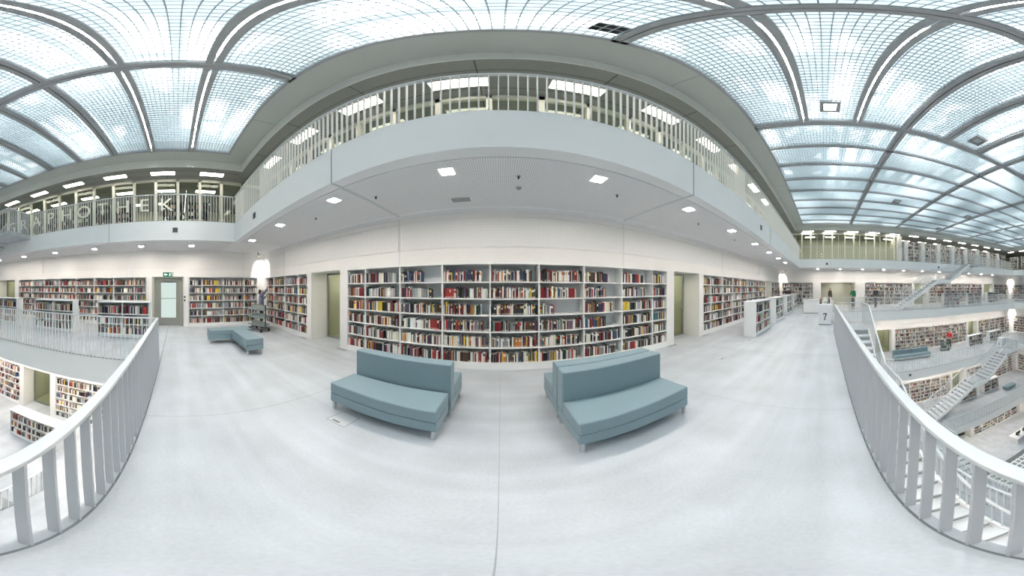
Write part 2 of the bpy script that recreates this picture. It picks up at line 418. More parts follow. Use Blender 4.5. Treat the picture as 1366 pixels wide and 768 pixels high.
wall('right', 6, -ST, [(ry6(-4.1), ry6(-5.45), 'door'), (ry6(-5.75), ry6(-13.3), 'case'), (ry6(-13.5), ry6(-14.7), 'door'), (ry6(-14.9), ry6(-20.2), 'case')], label='white wall one storey below on the right')
wall('front', 6, -ST, [], label='white wall one storey below under our gallery')
wall('back', 6, -ST, [(.3, 6.0, 'case')], label='distant white wall one storey below')
ry5 = lambda y: WALL[5][2] - y
wall('right', 5, -2*ST, [(ry5(-4.2), ry5(-9.6), 'case'), (ry5(-9.8), ry5(-11), 'door'), (ry5(-11.3), ry5(-17.8), 'case')], label='white wall two storeys below on the right')
wall('left', 5, -2*ST, [], label='white wall two storeys below on the left')
wall('front', 5, -2*ST, [], label='white wall two storeys below under our gallery')
wall('back', 5, -2*ST, [(.3, 5.0, 'case')], label='distant white wall two storeys below')
ry4 = lambda y: WALL[4][2] - y
wall('right', 4, -3*ST, [(ry4(-8.6), ry4(-9.9), 'door'), (ry4(-10.2), ry4(-15.6), 'case')], label='white ground storey wall on the right')
wall('left', 4, -3*ST, [], label='white ground storey wall on the left')
wall('front', 4, -3*ST, [], label='white ground storey wall under our gallery')
wall('back', 4, -3*ST, [], label='distant white ground storey wall')

# soffit of the upper gallery: perforated panels, plain rim, light joints
jx = [-6.85, -2.1, 2.66, 7.3, 12.0]
sof = empty('ceiling', (0, 0, 0), label='grey perforated soffit under the upper gallery', cat='ceiling', kind='structure')
ex = [-6.76] + jx[1:] + [16.15]
for a, e in zip(ex[:-1], ex[1:]):
    MB().box(a + .03, e - .03, 2.16, 3.78, 3.2355, 3.2495).build('soffit_panel', 'perf_soffit', sof)
MB().box(-8.5, -6.95, -21, 1.9, 3.2355, 3.2495).build('soffit_panel', 'perf_soffit', sof)
MB().box(16.35, 18.0, -21, 1.9, 3.2355, 3.2495).build('soffit_panel', 'perf_soffit', sof)
q = MB()
for x in jx[1:4]: q.box(x - .018, x + .018, 1.955, 3.93, 3.233, 3.251)
q.build('soffit_joint', 'rail_white', sof)
q = MB()
for x in jx[1:4]: q.box(x - .006, x + .006, 1.953, 1.962, 3.251, ST - .002)
q.box(-6.764, -6.757, -2.306, -2.294, 3.251, ST - .002)
q.build('fascia_joint', 'seam', sof)
q = MB().box(-8.7, 18.2, 3.905, 3.93, 3.18, 3.25); q.build('shadow_gap', 'soffit_white', sof)

# ------------------------------------------------------------------ roof: border, dark upper ceiling, skylight
ZS, ZD = 6.90, 6.54
SKX0, SKX1, SKY0, SKY1 = -6.72, 16.3, -20.9, 1.78
LIP = .62
cl = empty('ceiling', (0, 0, 0), label='large louvred glass skylight over the hall with grey beams and border', cat='ceiling', kind='structure')
def ringpart(name, outer, inner, z0, z1, mats, parent):
    o = ring(name, outer, inner, z0, z1, mats, kind=None); o.parent = parent; return o
lipo = (SKX0 - LIP, SKX1 + LIP, SKY1 + LIP, SKY0 - LIP)
ringpart('skylight_border', lipo, (SKX0, SKX1, SKY1, SKY0), ZS, ZS + .6, ['ceiling_border', 'ceiling_border', 'ceiling_border'], cl)
lip2 = (lipo[0] - .02, lipo[1] + .02, lipo[2] + .02, lipo[3] - .02)
ringpart('ceiling_lip', lip2, lipo, ZD - .01, ZS + .1, ['ceiling_lip', 'ceiling_lip', 'ceiling_lip'], cl)
ringpart('upper_ceiling', EXT, lip2, ZD, ZS + .2, ['dark_ceiling', 'dark_ceiling', 'dark_ceiling'], cl)
MB().box(SKX0, SKX1, SKY0, SKY1, 7.42, 7.44).build('sky_pane', 'sky_pane', cl)
# ceiling panel joints (front and left strips)
q = MB()
for k in range(-5, 11):
    x = -.32 + .945*1.0*k*2
    q.box(x - .008, x + .008, 2.45, 9.1, ZD - .004, ZD + .001)
for y in (2.75, 3.35, 4.3, 5.2, 6.1): q.box(-12.6, 23, y - .006, y + .006, ZD - .003, ZD + .001)
for x in (-7.65, -8.1, -9.2, -10.3): q.box(x - .006, x + .006, -23, 2.4, ZD - .003, ZD + .001)
for k in range(8):
    y = 1.5 - 1.88*k; q.box(-12.6, -7.36, y - .008, y + .008, ZD - .004, ZD + .001)
q.build('ceiling_joints', 'dark_seam', cl)
# border seams
q = MB()
for x in (-4.6, 2.6, 9.5): q.box(x - .006, x + .006, 1.785, 2.39, ZS - .003, ZS + .001)
q.build('border_joints', 'seam', cl)
# beams
BX = [-2.79, 1.14, 5.10, 9.0, 12.9]
MX = [-2.79, 1.14, 5.10]
YB1 = [1.78 - 1.29*k for k in range(18)]
bb = lambda: MB()
ZB0, ZB1 = ZS - .02, ZS + .14
for x in MX:
    b = MB().box(x - .10, x - .008, SKY0, SKY1, ZB0, ZB1); b.box(x + .008, x + .10, SKY0, SKY1, ZB0, ZB1); b.box(x - .008, x + .008, SKY0, SKY1, ZB0 + .05, ZB1)
    b.build('skylight_beam', 'beam_grey', cl)
for i, y in enumerate(YB1[1:], 1):
    main = i % 3 == 0
    x1 = SKX1 if main else 5.0
    segs = [(SKX0, -2.9), (-2.68, 1.03), (1.25, 5.0)] + ([(5.2, SKX1)] if main else [])
    b = MB()
    for a, e in segs:
        hw = .014; b.box(a, e, y - .115, y - hw, ZB0, ZB1); b.box(a, e, y + hw, y + .115, ZB0, ZB1)
    b.build('skylight_beam', 'beam_grey', cl)
    if main or i in (1, 2, 4, 5):
        l = MB(); o_ = MB()
        for a, e in segs:
            if i in (1, 2): l.box(a + .25, e - .12, y - .014, y + .014, ZB0 + .045, ZB0 + .06)
            else: o_.box(a, e, y - .014, y + .014, ZB0 + .04, ZB0 + .06)
        if l.v: l.build('light_slit', 'slit_lamp', cl)
        if o_.v: o_.build('beam_web', 'black', cl)
x = 5.10 + 1.29
while x < SKX1 - .3:
    MB().box(x - .06, x + .06, SKY0, SKY1, ZB0, ZB1).build('skylight_beam', 'beam_grey', cl); x += 1.29
# louvre grids
g = MB()
y = SKY0 + .05
while y < SKY1:
    g.box(SKX0, SKX1, y - .005, y + .005, ZS + .05, ZS + .105); y += .09
g.build('louvre_grid', 'louvre_blade', cl)
g = MB()
x = SKX0 + .05
while x < SKX1:
    g.box(x - .005, x + .005, SKY0, SKY1, ZS + .052, ZS + .100); x += .10
g.build('louvre_grid', 'louvre_blade', cl)
# skylight rim
q = MB()
q.box(SKX0, SKX1, SKY1 - .06, SKY1 - .002, ZB0, ZB1); q.box(SKX0 + .002, SKX0 + .06, SKY0, SKY1 - .06, ZB0, ZB1); q.box(SKX1 - .06, SKX1 - .002, SKY0, SKY1 - .06, ZB0, ZB1)
q.build('skylight_rim', 'beam_grey', cl)

# ------------------------------------------------------------------ railings
def blade_mesh(name, h, depth, th, lean=0.0, z0=0.0):
    b = MB(); i = 0
    b.v = [(-th/2, -lean, z0), (th/2, -lean, z0), (th/2, depth - lean, z0), (-th/2, depth - lean, z0), (-th/2, 0, h), (th/2, 0, h), (th/2, depth, h), (-th/2, depth, h)]
    b.f = [(0, 3, 2, 1), (4, 5, 6, 7), (0, 1, 5, 4), (1, 2, 6, 5), (2, 3, 7, 6), (3, 0, 4, 7)]; b.mi = [0]*6
    return b
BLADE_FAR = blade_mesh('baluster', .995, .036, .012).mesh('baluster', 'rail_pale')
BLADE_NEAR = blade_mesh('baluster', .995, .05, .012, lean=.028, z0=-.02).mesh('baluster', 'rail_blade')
def railing(label, p0, p1, z, out, pitch=.094, blade=None, near=None, sill=True, name='railing'):
    """rail from p0 to p1 (plan), balusters stand towards the void side 'out' (+1 = left of the direction of travel)."""
    p0 = Vector(p0); p1 = Vector(p1); d = p1 - p0; L = d.length; a = math.atan2(d.y, d.x)
    r = empty(name, (p0.x, p0.y, z), a, label=label, cat='railing')
    s = 1 if out > 0 else -1
    hb = MB().box(0, L, -.004 if s > 0 else -.054, .054 if s > 0 else .004, .99, 1.02)
    hb.build('handrail', 'rail_white', r, bevel=.004, seg=1)
    if sill:
        MB().box(0, L, 0 if s > 0 else -.012, .012 if s > 0 else 0, .0, .012).build('bottom_rail', 'rail_edge', r)
    me = blade or BLADE_FAR
    n = int(L/pitch); off = (L - n*pitch)/2
    xs = [off + k*pitch for k in range(n + 1)]
    if len(xs) > 100:
        c = near if near is not None else 0
        order = sorted(xs, key=lambda t: abs(t - c)); ind = sorted(order[:100]); rest = order[100:]
    else: ind, rest = xs, []
    for t in ind:
        inst('baluster', me, r, (t, 0, 0), (0, 0, 0 if s > 0 else math.pi))
    if rest:
        b = MB()
        for t in rest: b.box(t - .006, t + .006, 0 if s > 0 else -.022, .022 if s > 0 else 0, 0, .995)
        o = b.build('balusters', 'rail_pale', r); o['kind'] = 'stuff'
    return r
# our gallery: direction +x, the void (-y) is on the right -> out=-1
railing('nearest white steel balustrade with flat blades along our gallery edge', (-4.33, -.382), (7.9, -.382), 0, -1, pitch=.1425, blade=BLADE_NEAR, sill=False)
railing('white balustrade continuing along our gallery edge beyond the box numbered 7', (9.45, -.37), (14.0, -.37), 0, -1, pitch=.1425)
railing('white balustrade of the left gallery in front of its low bookcases', (-4.38, -6.6), (-4.38, -.45), 0, -1, pitch=.0945)
railing('white balustrade of the far gallery behind the stairs, on our level', (14.1, -18.5), (14.1, -.44), 0, 1, pitch=.1, near=18)
# upper gallery
railing('white balustrade of the upper gallery directly above the sofas', (-6.72, 1.98), (16.08, 1.98), ST, -1, near=6.8)
railing('white balustrade of the upper left gallery before the lettered glass', (-6.78, -5.75), (-6.78, 1.90), ST, -1)
railing('white balustrade of the upper far gallery, from the corner to the rising stairs', (16.17, -12.55), (16.17, 1.90), ST, 1, pitch=.15, near=11)
railing('white balustrade of the upper far gallery beyond the rising stairs', (16.17, -20.9), (16.17, -14.1), ST, 1, pitch=.11)
# below
railing('white balustrade one storey down, seen through the blades of ours', (-3.45, -2.27), (11.92, -2.27), -ST, -1, pitch=.14, near=5)
railing('short white balustrade return one storey down at bottom left', (-3.80, -2.85), (-3.50, -2.35), -ST, -1, pitch=.1)
railing('white balustrade one storey down along the gallery with two blue sofas', (12.0, -12.9), (12.0, -2.35), -ST, 1, pitch=.12, near=9)
railing('white balustrade one storey down beyond the box numbered 6', (12.0, -16.5), (12.0, -14.55), -ST, 1, pitch=.12)
railing('white balustrade two storeys down in front of the lowest right gallery', (9.5, -14.2), (9.5, -6.2), -2*ST, 1, pitch=.1)
railing('white balustrade two storeys down below our gallery', (-.2, -4.62), (9.42, -4.62), -2*ST, -1, pitch=.14)
railing('white balustrade on the opposite gallery of our level', (8.0, -18.66), (14.0, -18.66), 0, 1, pitch=.12)
railing('white balustrade on the opposite gallery one storey down', (6.0, -16.66), (11.9, -16.66), -ST, 1, pitch=.12)

# ------------------------------------------------------------------ stairs
def stair(name, label, top, rz, drop=ST, landing0=1.45, w=1.3, tread=.28):
    """local x runs down the flight, local y from the gallery edge outwards (0..w), z 0 = the upper floor"""
    s = empty(name, top, rz, label=label, cat='staircase')
    n = 22; rise = drop/n; n1 = 9
    MB().box(-landing0, 0, 0, w, -.16, 0).build('landing', 'resin_floor', s)
    xs = 0.0; z = 0.0; pts = [(-landing0, 0), (0, 0)]
    tm = MB().box(0, tread + .02, .05, w - .05, -.05, 0).mesh('tread', 'cabinet_grey')
    rm = MB().box(0, .012, .05, w - .05, -rise, -.05).mesh('riser', 'steel_plate')
    for k in range(1, n):
        z -= rise
        if k == n1:
            L = 1.2
            MB().box(xs, xs + L, .05, w - .05, z - .12, z).build('landing', 'resin_floor', s)
            pts += [(xs, z), (xs + L, z)]; inst('riser', rm, s, (xs, 0, z + rise)); xs += L; continue
        inst('tread', tm, s, (xs, 0, z)); inst('riser', rm, s, (xs, 0, z + rise)); xs += tread
    pts.append((xs, z - rise*.0))
    # stringers follow the polyline
    prof = [(p[0], p[1]) for p in pts[1:]]
    for yy in (0, w - .05):
        b = MB()
        up = [(x, zz + .05) for x, zz in prof]; lo = [(x + .12 if i else x, zz - .30) for i, (x, zz) in enumerate(prof)]
        for i in range(len(up) - 1):
            b.prism([up[i], up[i+1], lo[i+1], lo[i]], 'y', yy, yy + .05)
        b.build('stringer', 'fascia', s)
    for side, yy in (('inner', .02), ('outer', w - .02)):
        path = [(x, zz + .98) for x, zz in prof] if side == 'inner' else [(-landing0, .98)] + [(x, zz + .98) for x, zz in prof]
        b = MB()
        for i in range(len(path) - 1):
            b.beam((path[i][0], yy, path[i][1]), (path[i+1][0], yy, path[i+1][1]), .05, .04)
        b.build('handrail', 'rail_white', s)
        # balusters
        tot = []
        for i in range(len(path) - 1):
            (xa, za), (xb, zb) = path[i], path[i+1]; k = max(1, int((xb - xa)/.15))
            for j in range(k): t = (j + .5)/k; tot.append((xa + (xb - xa)*t, za + (zb - za)*t))
        me = MB().box(-.006, .006, -.012, .012, -1.0, 0).mesh('baluster', 'rail_white')
        for (x, zz) in tot: inst('baluster', me, s, (x, yy, zz))
    b = MB().beam((-landing0, .15, .98), (-landing0, w, .98), .05, .04); b.build('handrail', 'rail_white', s)
    me = MB().box(-.02, .02, -.007, .007, 0, .97).mesh('baluster', 'rail_white')
    for k in range(12): inst('baluster', me, s, (-landing0, .16 + k*.1, 0))
    return s
# flights: rz = direction of descent, y axis must point into the void
stair('staircase', 'white staircase descending from our gallery just behind the nearest balustrade', (7.9, -.45, 0), R(180))
stair('staircase', 'white straight staircase rising to the upper far gallery behind the three standing people', (16.08, -12.6, ST), R(90))
stair('staircase', 'white staircase with dark treads one storey down, leading from the box numbered 6', (11.93, -13.0, -ST), R(90))
stair('staircase', 'white staircase from the upper left gallery beside the first letters on the glass', (-6.8, -7.25, ST), R(-90))
stair('staircase', 'white staircase at the bottom right running down to the lowest floor', (8.1, -4.70, -2*ST), R(180))

# ------------------------------------------------------------------ books
PAL = [((.84, .81, .70), 17, 'cream'), ((.90, .90, .88), 18, 'white'), ((.26, .02, .025), 11, 'dark red'), ((.44, .045, .04), 8, 'red'), ((.014, .014, .017), 23, 'black'),
       ((.025, .035, .08), 8, 'navy'), ((.07, .11, .22), 4, 'blue'), ((.085, .05, .03), 9, 'brown'), ((.78, .56, .06), 4, 'yellow'), ((.66, .24, .04), 3, 'orange'),
       ((.03, .09, .055), 5, 'green'), ((.07, .18, .20), 2, 'teal'), ((.26, .27, .28), 8, 'grey'), ((.17, .11, .18), 3, 'mauve'), ((.36, .27, .17), 5, 'tan'), ((.42, .52, .57), 3, 'pale blue')]
PW = [p[1] for p in PAL]
MASS = {'v': [], 'f': [], 'c': []}
def mass_book(mw, x, y, z, t, d, h, col):
    e = t*.5; r = min(.006, t*.25); pts = [(-e, r), (-e + r, 0), (e - r, 0), (e, r), (e, d), (-e, d)]
    i = len(MASS['v'])
    for zz in (z, z + h):
        for p in pts: MASS['v'].append(tuple(mw @ Vector((x + p[0], y + p[1], zz))))
    cr = (.80, .77, .68)
    for k in range(6):
        MASS['f'].append((i+k, i+(k+1) % 6, i+6+(k+1) % 6, i+6+k)); MASS['c'].append(cr if k == 4 else col)
    MASS['f'].append(tuple(range(i+6, i+12))); MASS['c'].append(cr)
    MASS['f'].append(tuple(range(i, i+6))[::-1]); MASS['c'].append(cr)
CAND = []
def fill_shelf(mw, x0, x1, z, hmax, fill, rec=None, dmax=.2, y0=.035, big=1.0):
    x = x0 + .006; end = x0 + (x1 - x0)*fill - .006; idx = 0
    series = 0; scol = None
    while True:
        if series <= 0 and rnd.random() < .045: series = rnd.randint(3, 6); sp = rnd.choices(PAL, PW)[0]; st = rnd.uniform(.018, .032); sh = rnd.uniform(.60, .74)*hmax
        if series > 0: p, t, h = sp, st, sh; series -= 1
        else: p = rnd.choices(PAL, PW)[0]; t = min(.06, max(.012, rnd.lognormvariate(math.log(.0205), .36)))*big; h = hmax*min(.86, max(.54, rnd.gauss(.67, .06)))
        d = min(dmax, max(.10, h*rnd.uniform(.6, .78)))
        if x + t > end: break
        k = rnd.uniform(.8, 1.2); base = p[0]
        if big > 1.2: g_ = (sum(base)/3*1.0, sum(base)/3*.9, sum(base)/3*.82); base = tuple(.55*c + .45*q for c, q in zip(base, g_))
        col = tuple(min(.9, c*k) for c in base); idx += 1
        yy = y0 + rnd.uniform(-.008, .014)
        b = dict(mw=mw, x=x + t/2, y=yy, z=z + .0015, t=t - .0015, d=d, h=h, col=col, cn=p[2], rec=rec, idx=idx)
        if rec: CAND.append(b)
        else: mass_book(mw, b['x'], yy, z + .0015, b['t'], d, h, col)
        x += t
        if rnd.random() < .012: x += rnd.uniform(.01, .05)
    return idx

# ------------------------------------------------------------------ bookcases
SHZ = [.15, .475, .80, 1.125, 1.45, 1.775]
def bookcase(label, loc, rz, edges, zs=SHZ, top=2.12, depth=.33, recs=None, fills=None, low=False, name='bookcase', big=1.0, group=None):
    b = empty(name, loc, rz, label=label, cat='bookcase'); tag(b, group=group)
    mw = Matrix.Translation(Vector(loc)) @ Matrix.Rotation(rz, 4, 'Z')
    x0, x1 = edges[0], edges[-1]; T = .025
    if low:
        MB().box(x0 - T, x0, 0, depth, 0, top - .03).build('side_panel', 'cabinet_grey', b, bevel=.003, seg=1)
        MB().box(x1, x1 + T, 0, depth, 0, top - .03).build('side_panel', 'cabinet_grey', b, bevel=.003, seg=1)
        MB().box(x0 - T, x1 + T, -.005, depth + .005, top - .03, top).build('top_board', 'cabinet_grey', b, bevel=.003, seg=1)
        MB().box(x0, x1, .0, depth, .02, zs[0] - T).build('plinth', 'cabinet_grey', b)
    else:
        f = MB(); f.box(x0 - .03, x0, -.006, depth, 0, top + .02); f.build('side_panel', 'shelf_white', b)
        f = MB(); f.box(x1, x1 + .03, -.006, depth, 0, top + .02); f.build('side_panel', 'shelf_white', b)
        MB().box(x0 - .03, x1 + .03, -.008, depth, top - .012, top + .022).build('top_board', 'shelf_white', b)
        MB().box(x0, x1, .0, depth, 0, zs[0] - T).build('plinth', 'shelf_white', b)
    MB().box(x0, x1, depth - .02, depth - .004, zs[0] - T, top).build('back_panel', 'shelf_back', b)
    for e in edges[1:-1]:
        MB().box(e - .0125, e + .0125, 0, depth - .02, zs[0] - T, top - .012).build('upright', 'shelf_white', b)
    for k, z in enumerate(zs):
        if recs or low:
            for a, e in zip(edges[:-1], edges[1:]):
                aa = a + (.0125 if a != x0 else 0); ee = e - (.0125 if e != x1 else 0)
                MB().box(aa, ee, .002, depth - .02, z - T, z).build('shelf', 'shelf_white', b)
        else:
            MB().box(x0, x1, .003, depth - .021, z - T, z).build('shelf', 'shelf_white', b)
        nx = zs[k+1] if k + 1 < len(zs) else top
        for i, (a, e) in enumerate(zip(edges[:-1], edges[1:])):
            fl = fills(i, k) if fills else rnd.choice((.99, .97, .9, .8, .95, .99))
            if fl <= 0: continue
            fill_shelf(mw, a + .0125, e - .0125, z, nx - z - T - .01, fl, rec=(recs, i, len(zs) - 1 - k) if recs else None, dmax=min(.2, depth - .09), big=big)
    return b
def steps(a, b, p):
    n = max(1, round(abs(b - a)/p)); return [a + (b - a)*i/n for i in range(n + 1)]

FE = [-3.60] + [-3.035 + .945*k for k in range(8)] + [4.10]
def mainfill(i, k):            # some shelves stand half empty in the photo: bay i from the left, shelf k from below
    d = {(2, 5): .52, (2, 4): .78, (1, 5): .84, (1, 4): .80, (3, 5): .86, (3, 3): .84, (4, 5): .88, (5, 3): .34, (5, 4): .86, (5, 1): .93, (5, 0): .86, (6, 5): .66, (6, 4): .60,
         (6, 3): .80, (6, 2): .58, (6, 1): .95, (6, 0): .86, (7, 5): .72, (7, 4): .80, (8, 5): .9, (0, 5): .98, (3, 2): .88, (3, 1): .93}
    return d.get((i, k), .985)
bookcase('long white built-in bookcase with ten bays behind the two pairs of sofas', (0, YF, 0), 0, FE, recs='m', fills=mainfill)
bookcase('white built-in bookcase in the left corner beside the book trolley', (0, YF, 0), 0, [-8.5, -7.75, -6.82, -5.9, -5.37])
bookcase('long white built-in bookcase behind the row of low bookcases on the right', (0, YF, 0), 0, [5.92] + [6.43 + .93*k for k in range(8)] + [13.45])
bookcase('narrow white built-in bookcase in the far right corner', (0, YF, 0), 0, steps(15.08, 17.97, .95))
def left_case(label, ya, yb_, edges, lv=7, z=0.0, big=1.0):
    x = WALL[lv][0]; y0 = min(edges); e = sorted([q - y0 for q in edges])
    return bookcase(label, (x, y0, z), R(90), e, big=big)
def lfill(i, k): return 0 if False else rnd.choice((.98, .95, .85))
left_case('white built-in bookcase between the exit door and the left corner', 0, 0, [.55, 1.08, 2.0, 2.96, 3.57])
left_case('long white built-in bookcase left of the exit door', 0, 0, [-8.37, -7.4] + [-1.82 - .94*k for k in range(5, -1, -1)] + [-1.31])
left_case('white bookcase one storey down right of the yellowish glass door', 0, 0, [-4.25] + [-3.7 + .93*k for k in range(5)] + [.87], lv=6, z=-ST)
left_case('white bookcase one storey down left of the yellowish glass door', 0, 0, steps(-11.9, -6.08, .95), lv=6, z=-ST)
def right_case(label, ya, yb_, lv=7, z=0.0, big=1.6):
    x = WALL[lv][1]; n = steps(0, ya - yb_, .95)
    return bookcase(label, (x, ya, z), R(-90), n, big=big)
right_case('white bookcase on the far end wall left of the lift lobby', 3.77, 1.03)
right_case('white bookcase on the far end wall right of the lift lobby, behind a standing person', -3.63, -8.27)
right_case('white bookcase on the far end wall beyond the rising staircase', -10.13, -17.47)
right_case('white bookcase in the farthest corner of our level', -19.63, -22.57)
right_case('white bookcase one storey down behind the person in red', -5.78, -13.27, lv=6, z=-ST)
right_case('white bookcase one storey down in the far corner behind two low bookcases', -14.93, -20.17, lv=6, z=-ST)
right_case('white bookcase two storeys down behind the lower staircase', -4.23, -9.57, lv=5, z=-2*ST)
right_case('white bookcase two storeys down near the far corner', -11.33, -17.77, lv=5, z=-2*ST)
right_case('white bookcase on the lowest floor beside the bottom staircase', -10.23, -15.57, lv=4, z=-3*ST)
def back_case(label, n, lv, z):
    bookcase(label, (WALL[lv][1] - .33, WALL[lv][3], z), R(180), steps(0, n, .95), big=1.6)
back_case('white bookcase on the opposite wall of our level by the bright corner', 6.6, 7, 0)
back_case('white bookcase on the opposite wall one storey down by the bright corner', 5.6, 6, -ST)
back_case('white bookcase on the opposite wall two storeys down', 4.6, 5, -2*ST)
# low free-standing bookcases
LZ = [.13, .47, .81]
def low_case(label, loc, rz, w=1.75, **k):
    return bookcase(label, loc, rz, [.025, w/2, w - .025], zs=LZ, top=1.2, depth=.45, low=True, name='low_bookcase', group='low free-standing bookcases', **k)
for (x, nm) in ((6.42, 'nearest grey low bookcase of the row on the right, standing beside the floor outlets'), (9.24, 'second grey low bookcase in the row on the right'),
                (12.1, 'third grey low bookcase in the row on the right'), (15.0, 'farthest grey low bookcase in the row on the right')):
    low_case(nm, (x, 2.2, 0), 0)
for (y, nm) in ((-2.62, 'low bookcase on the left gallery nearest the exit door'), (-5.3, 'middle low bookcase on the left gallery behind the balustrade'), (-8.1, 'low bookcase at the left edge of the photo on our level')):
    low_case(nm, (-6.45, y, 0), R(90))
low_case('low white bookcase one storey down, seen over the handrail at left', (-4.54, -4.75, -ST), R(90))
low_case('low white bookcase one storey down at the left edge of the photo', (-4.54, -7.6, -ST), R(90))
for (y, nm) in ((-10.0, 'low bookcase on the far gallery of our level, nearest the rising staircase'), (-12.75, 'second low bookcase on the far gallery of our level'), (-15.4, 'third low bookcase on the far gallery of our level')):
    low_case(nm, (15.2, y, 0), R(-90), big=1.6)
low_case('left one of two low bookcases one storey down beside the person in red', (14.1, -11.9, -ST), R(-90), big=1.6)
low_case('right one of two low bookcases one storey down behind the box numbered 6', (14.1, -14.6, -ST), R(-90), big=1.6)
low_case('low bookcase two storeys down beyond the lower staircase', (12.1, -11.9, -2*ST), R(-90), big=1.6)
low_case('low bookcase two storeys down under the lower staircase', (12.1, -9.3, -2*ST), R(-90), big=1.6)

# ------------------------------------------------------------------ the 300 books that show largest, one by one
def book_proto():
    b = MB()
    o = [(-.5, .05), (-.34, 0), (.34, 0), (.5, .05), (.5, 1), (-.5, 1)]
    # cover: spine and two boards
    b.prism([(-.5, .05), (-.34, 0), (.34, 0), (.5, .05), (.5, .09), (-.5, .09)], 'z', 0, 1, 0)
    b.prism([(-.5, .09), (-.40, .09), (-.40, 1), (-.5, 1)], 'z', 0, 1, 0)
    b.prism([(.40, .09), (.5, .09), (.5, 1), (.40, 1)], 'z', 0, 1, 0)
    return b
bp = book_proto()
bp.box(-.40, .40, .09, .97, .015, .97, 1)
bp.prism([(-.42, .028), (-.335, -.008), (.335, -.008), (.42, .028), (.42, .05), (-.42, .05)], 'z', .05, .14, 2)
covme = bp.mesh('book', ['book_cover', 'paper', 'sticker', 'book_title'])
bp.prism([(-.505, .045), (-.345, -.006), (.345, -.006), (.505, .045), (.505, .05), (-.505, .05)], 'z', .62, .86, 3)
covme2 = bp.mesh('book', ['book_cover', 'paper', 'sticker', 'book_title'])
def hidden(b):
    p = b['mw'] @ Vector((b['x'], b['y'], b['z'] + b['h']*.5))
    e = math.degrees(math.atan2(p.z - EYE, math.hypot(p.x, p.y))); a = math.degrees(math.atan2(p.x, p.y))
    # the sofa backs hide the lowest shelves
    return (-41 < a < -11 and e < -17.5) or (16 < a < 45 and e < -18.0)
for b in CAND:
    p = b['mw'] @ Vector((b['x'], b['y'], b['z'] + b['h']*.5)); r2 = p.x**2 + p.y**2 + (p.z - EYE)**2
    b['size'] = b['t']*b['h']/r2*(p.y/math.sqrt(r2))*(0 if hidden(b) else 1)
CAND.sort(key=lambda b: -b['size'])
SHN = ['top shelf', 'second shelf down', 'third shelf down', 'fourth shelf down', 'fifth shelf down', 'bottom shelf']
for b in CAND[300:]: mass_book(b['mw'], b['x'], b['y'], b['z'], b['t'], b['d'], b['h'], b['col'])
for b in sorted(CAND[:300], key=lambda b: (b['rec'][2], b['rec'][1], b['idx'])):
    _, bay, sh = b['rec']
    p = b['mw'] @ Vector((b['x'], b['y'], b['z']))
    o = inst('book', covme2 if rnd.random() < .55 else covme, None, p, None, (b['t'], b['d'], b['h'])); o.color = (*b['col'], 1)
    th = 'thick' if b['t'] > .036 else 'slim' if b['t'] < .022 else 'medium'
    tag(o, '%s %s book, %s from left, %s, bay %s behind sofas' % (th, b['cn'], ordw(b['idx']), SHN[sh], ONES[bay + 1]), 'book', 'books in the long bookcase behind the sofas')
# ------------------------------------------------------------------ sofas and benches
def leg(b, x, y, parent):
    MB().box(x - .02, x + .02, y - .02, y + .02, 0, .14).build('leg', 'chrome', parent, bevel=.003, seg=1)
def sofa(label, loc, rz, L=1.29, seat=.44, back=True, name='sofa', sag=True):
    """local x along, front edge at y 0, y backwards"""
    s = empty(name, loc, rz, label=label, cat='sofa' if back else 'bench')
    D = seat + (.185 if back else 0)
    MB().box(0, L, 0, D - .002, .135, .268).build('base', 'sofa', s, bevel=.012)
    MB().box(0, L, -.004, seat, .27, .42).build('seat_cushion', 'sofa', s, bevel=.018)
    if back: MB().box(0, L, seat + .003, D, .27, .775).build('backrest', 'sofa', s, bevel=.016)
    for x in (.035, L - .035):
        for y in (.035, D - .035): leg(None, x, y, s)
    return s
sofa('blue backless bench in front of the left blue sofa, facing the camera', (-1.84, 1.70, 0), 0, back=False, seat=.44, name='bench')
sofa('left blue sofa with backrest, facing the bookcase, behind the backless bench', (-.53, 2.80, 0), R(180), seat=.455)
sofa('right blue sofa facing the camera, with a seam along the twin backrest', (.59, 1.465, 0), 0, seat=.445)
sofa('right blue sofa facing the bookcase, back to back with the one facing us', (1.88, 2.77, 0), R(180), seat=.47)
sofa('long blue backless bench pointing towards the camera from the L-shaped pair at left', (-5.79, 1.6, 0), 0, L=1.25, back=False, name='bench')
sofa('blue backless bench lying crosswise, farther half of the L-shaped pair at left', (-5.80, .93, 0), R(90), L=1.27, back=False, name='bench')
sofa('blue sofa one storey down, the one nearer the yellowish door', (14.0, -5.0, -ST), R(-90), L=1.45, seat=.5)
sofa('blue sofa one storey down, the one nearer the person in red', (14.0, -6.5, -ST), R(-90), L=1.45, seat=.5)
sofa('small blue bench two storeys down at the right edge', (11.0, -13.4, -2*ST), R(-90), L=1.3, back=False, name='bench')

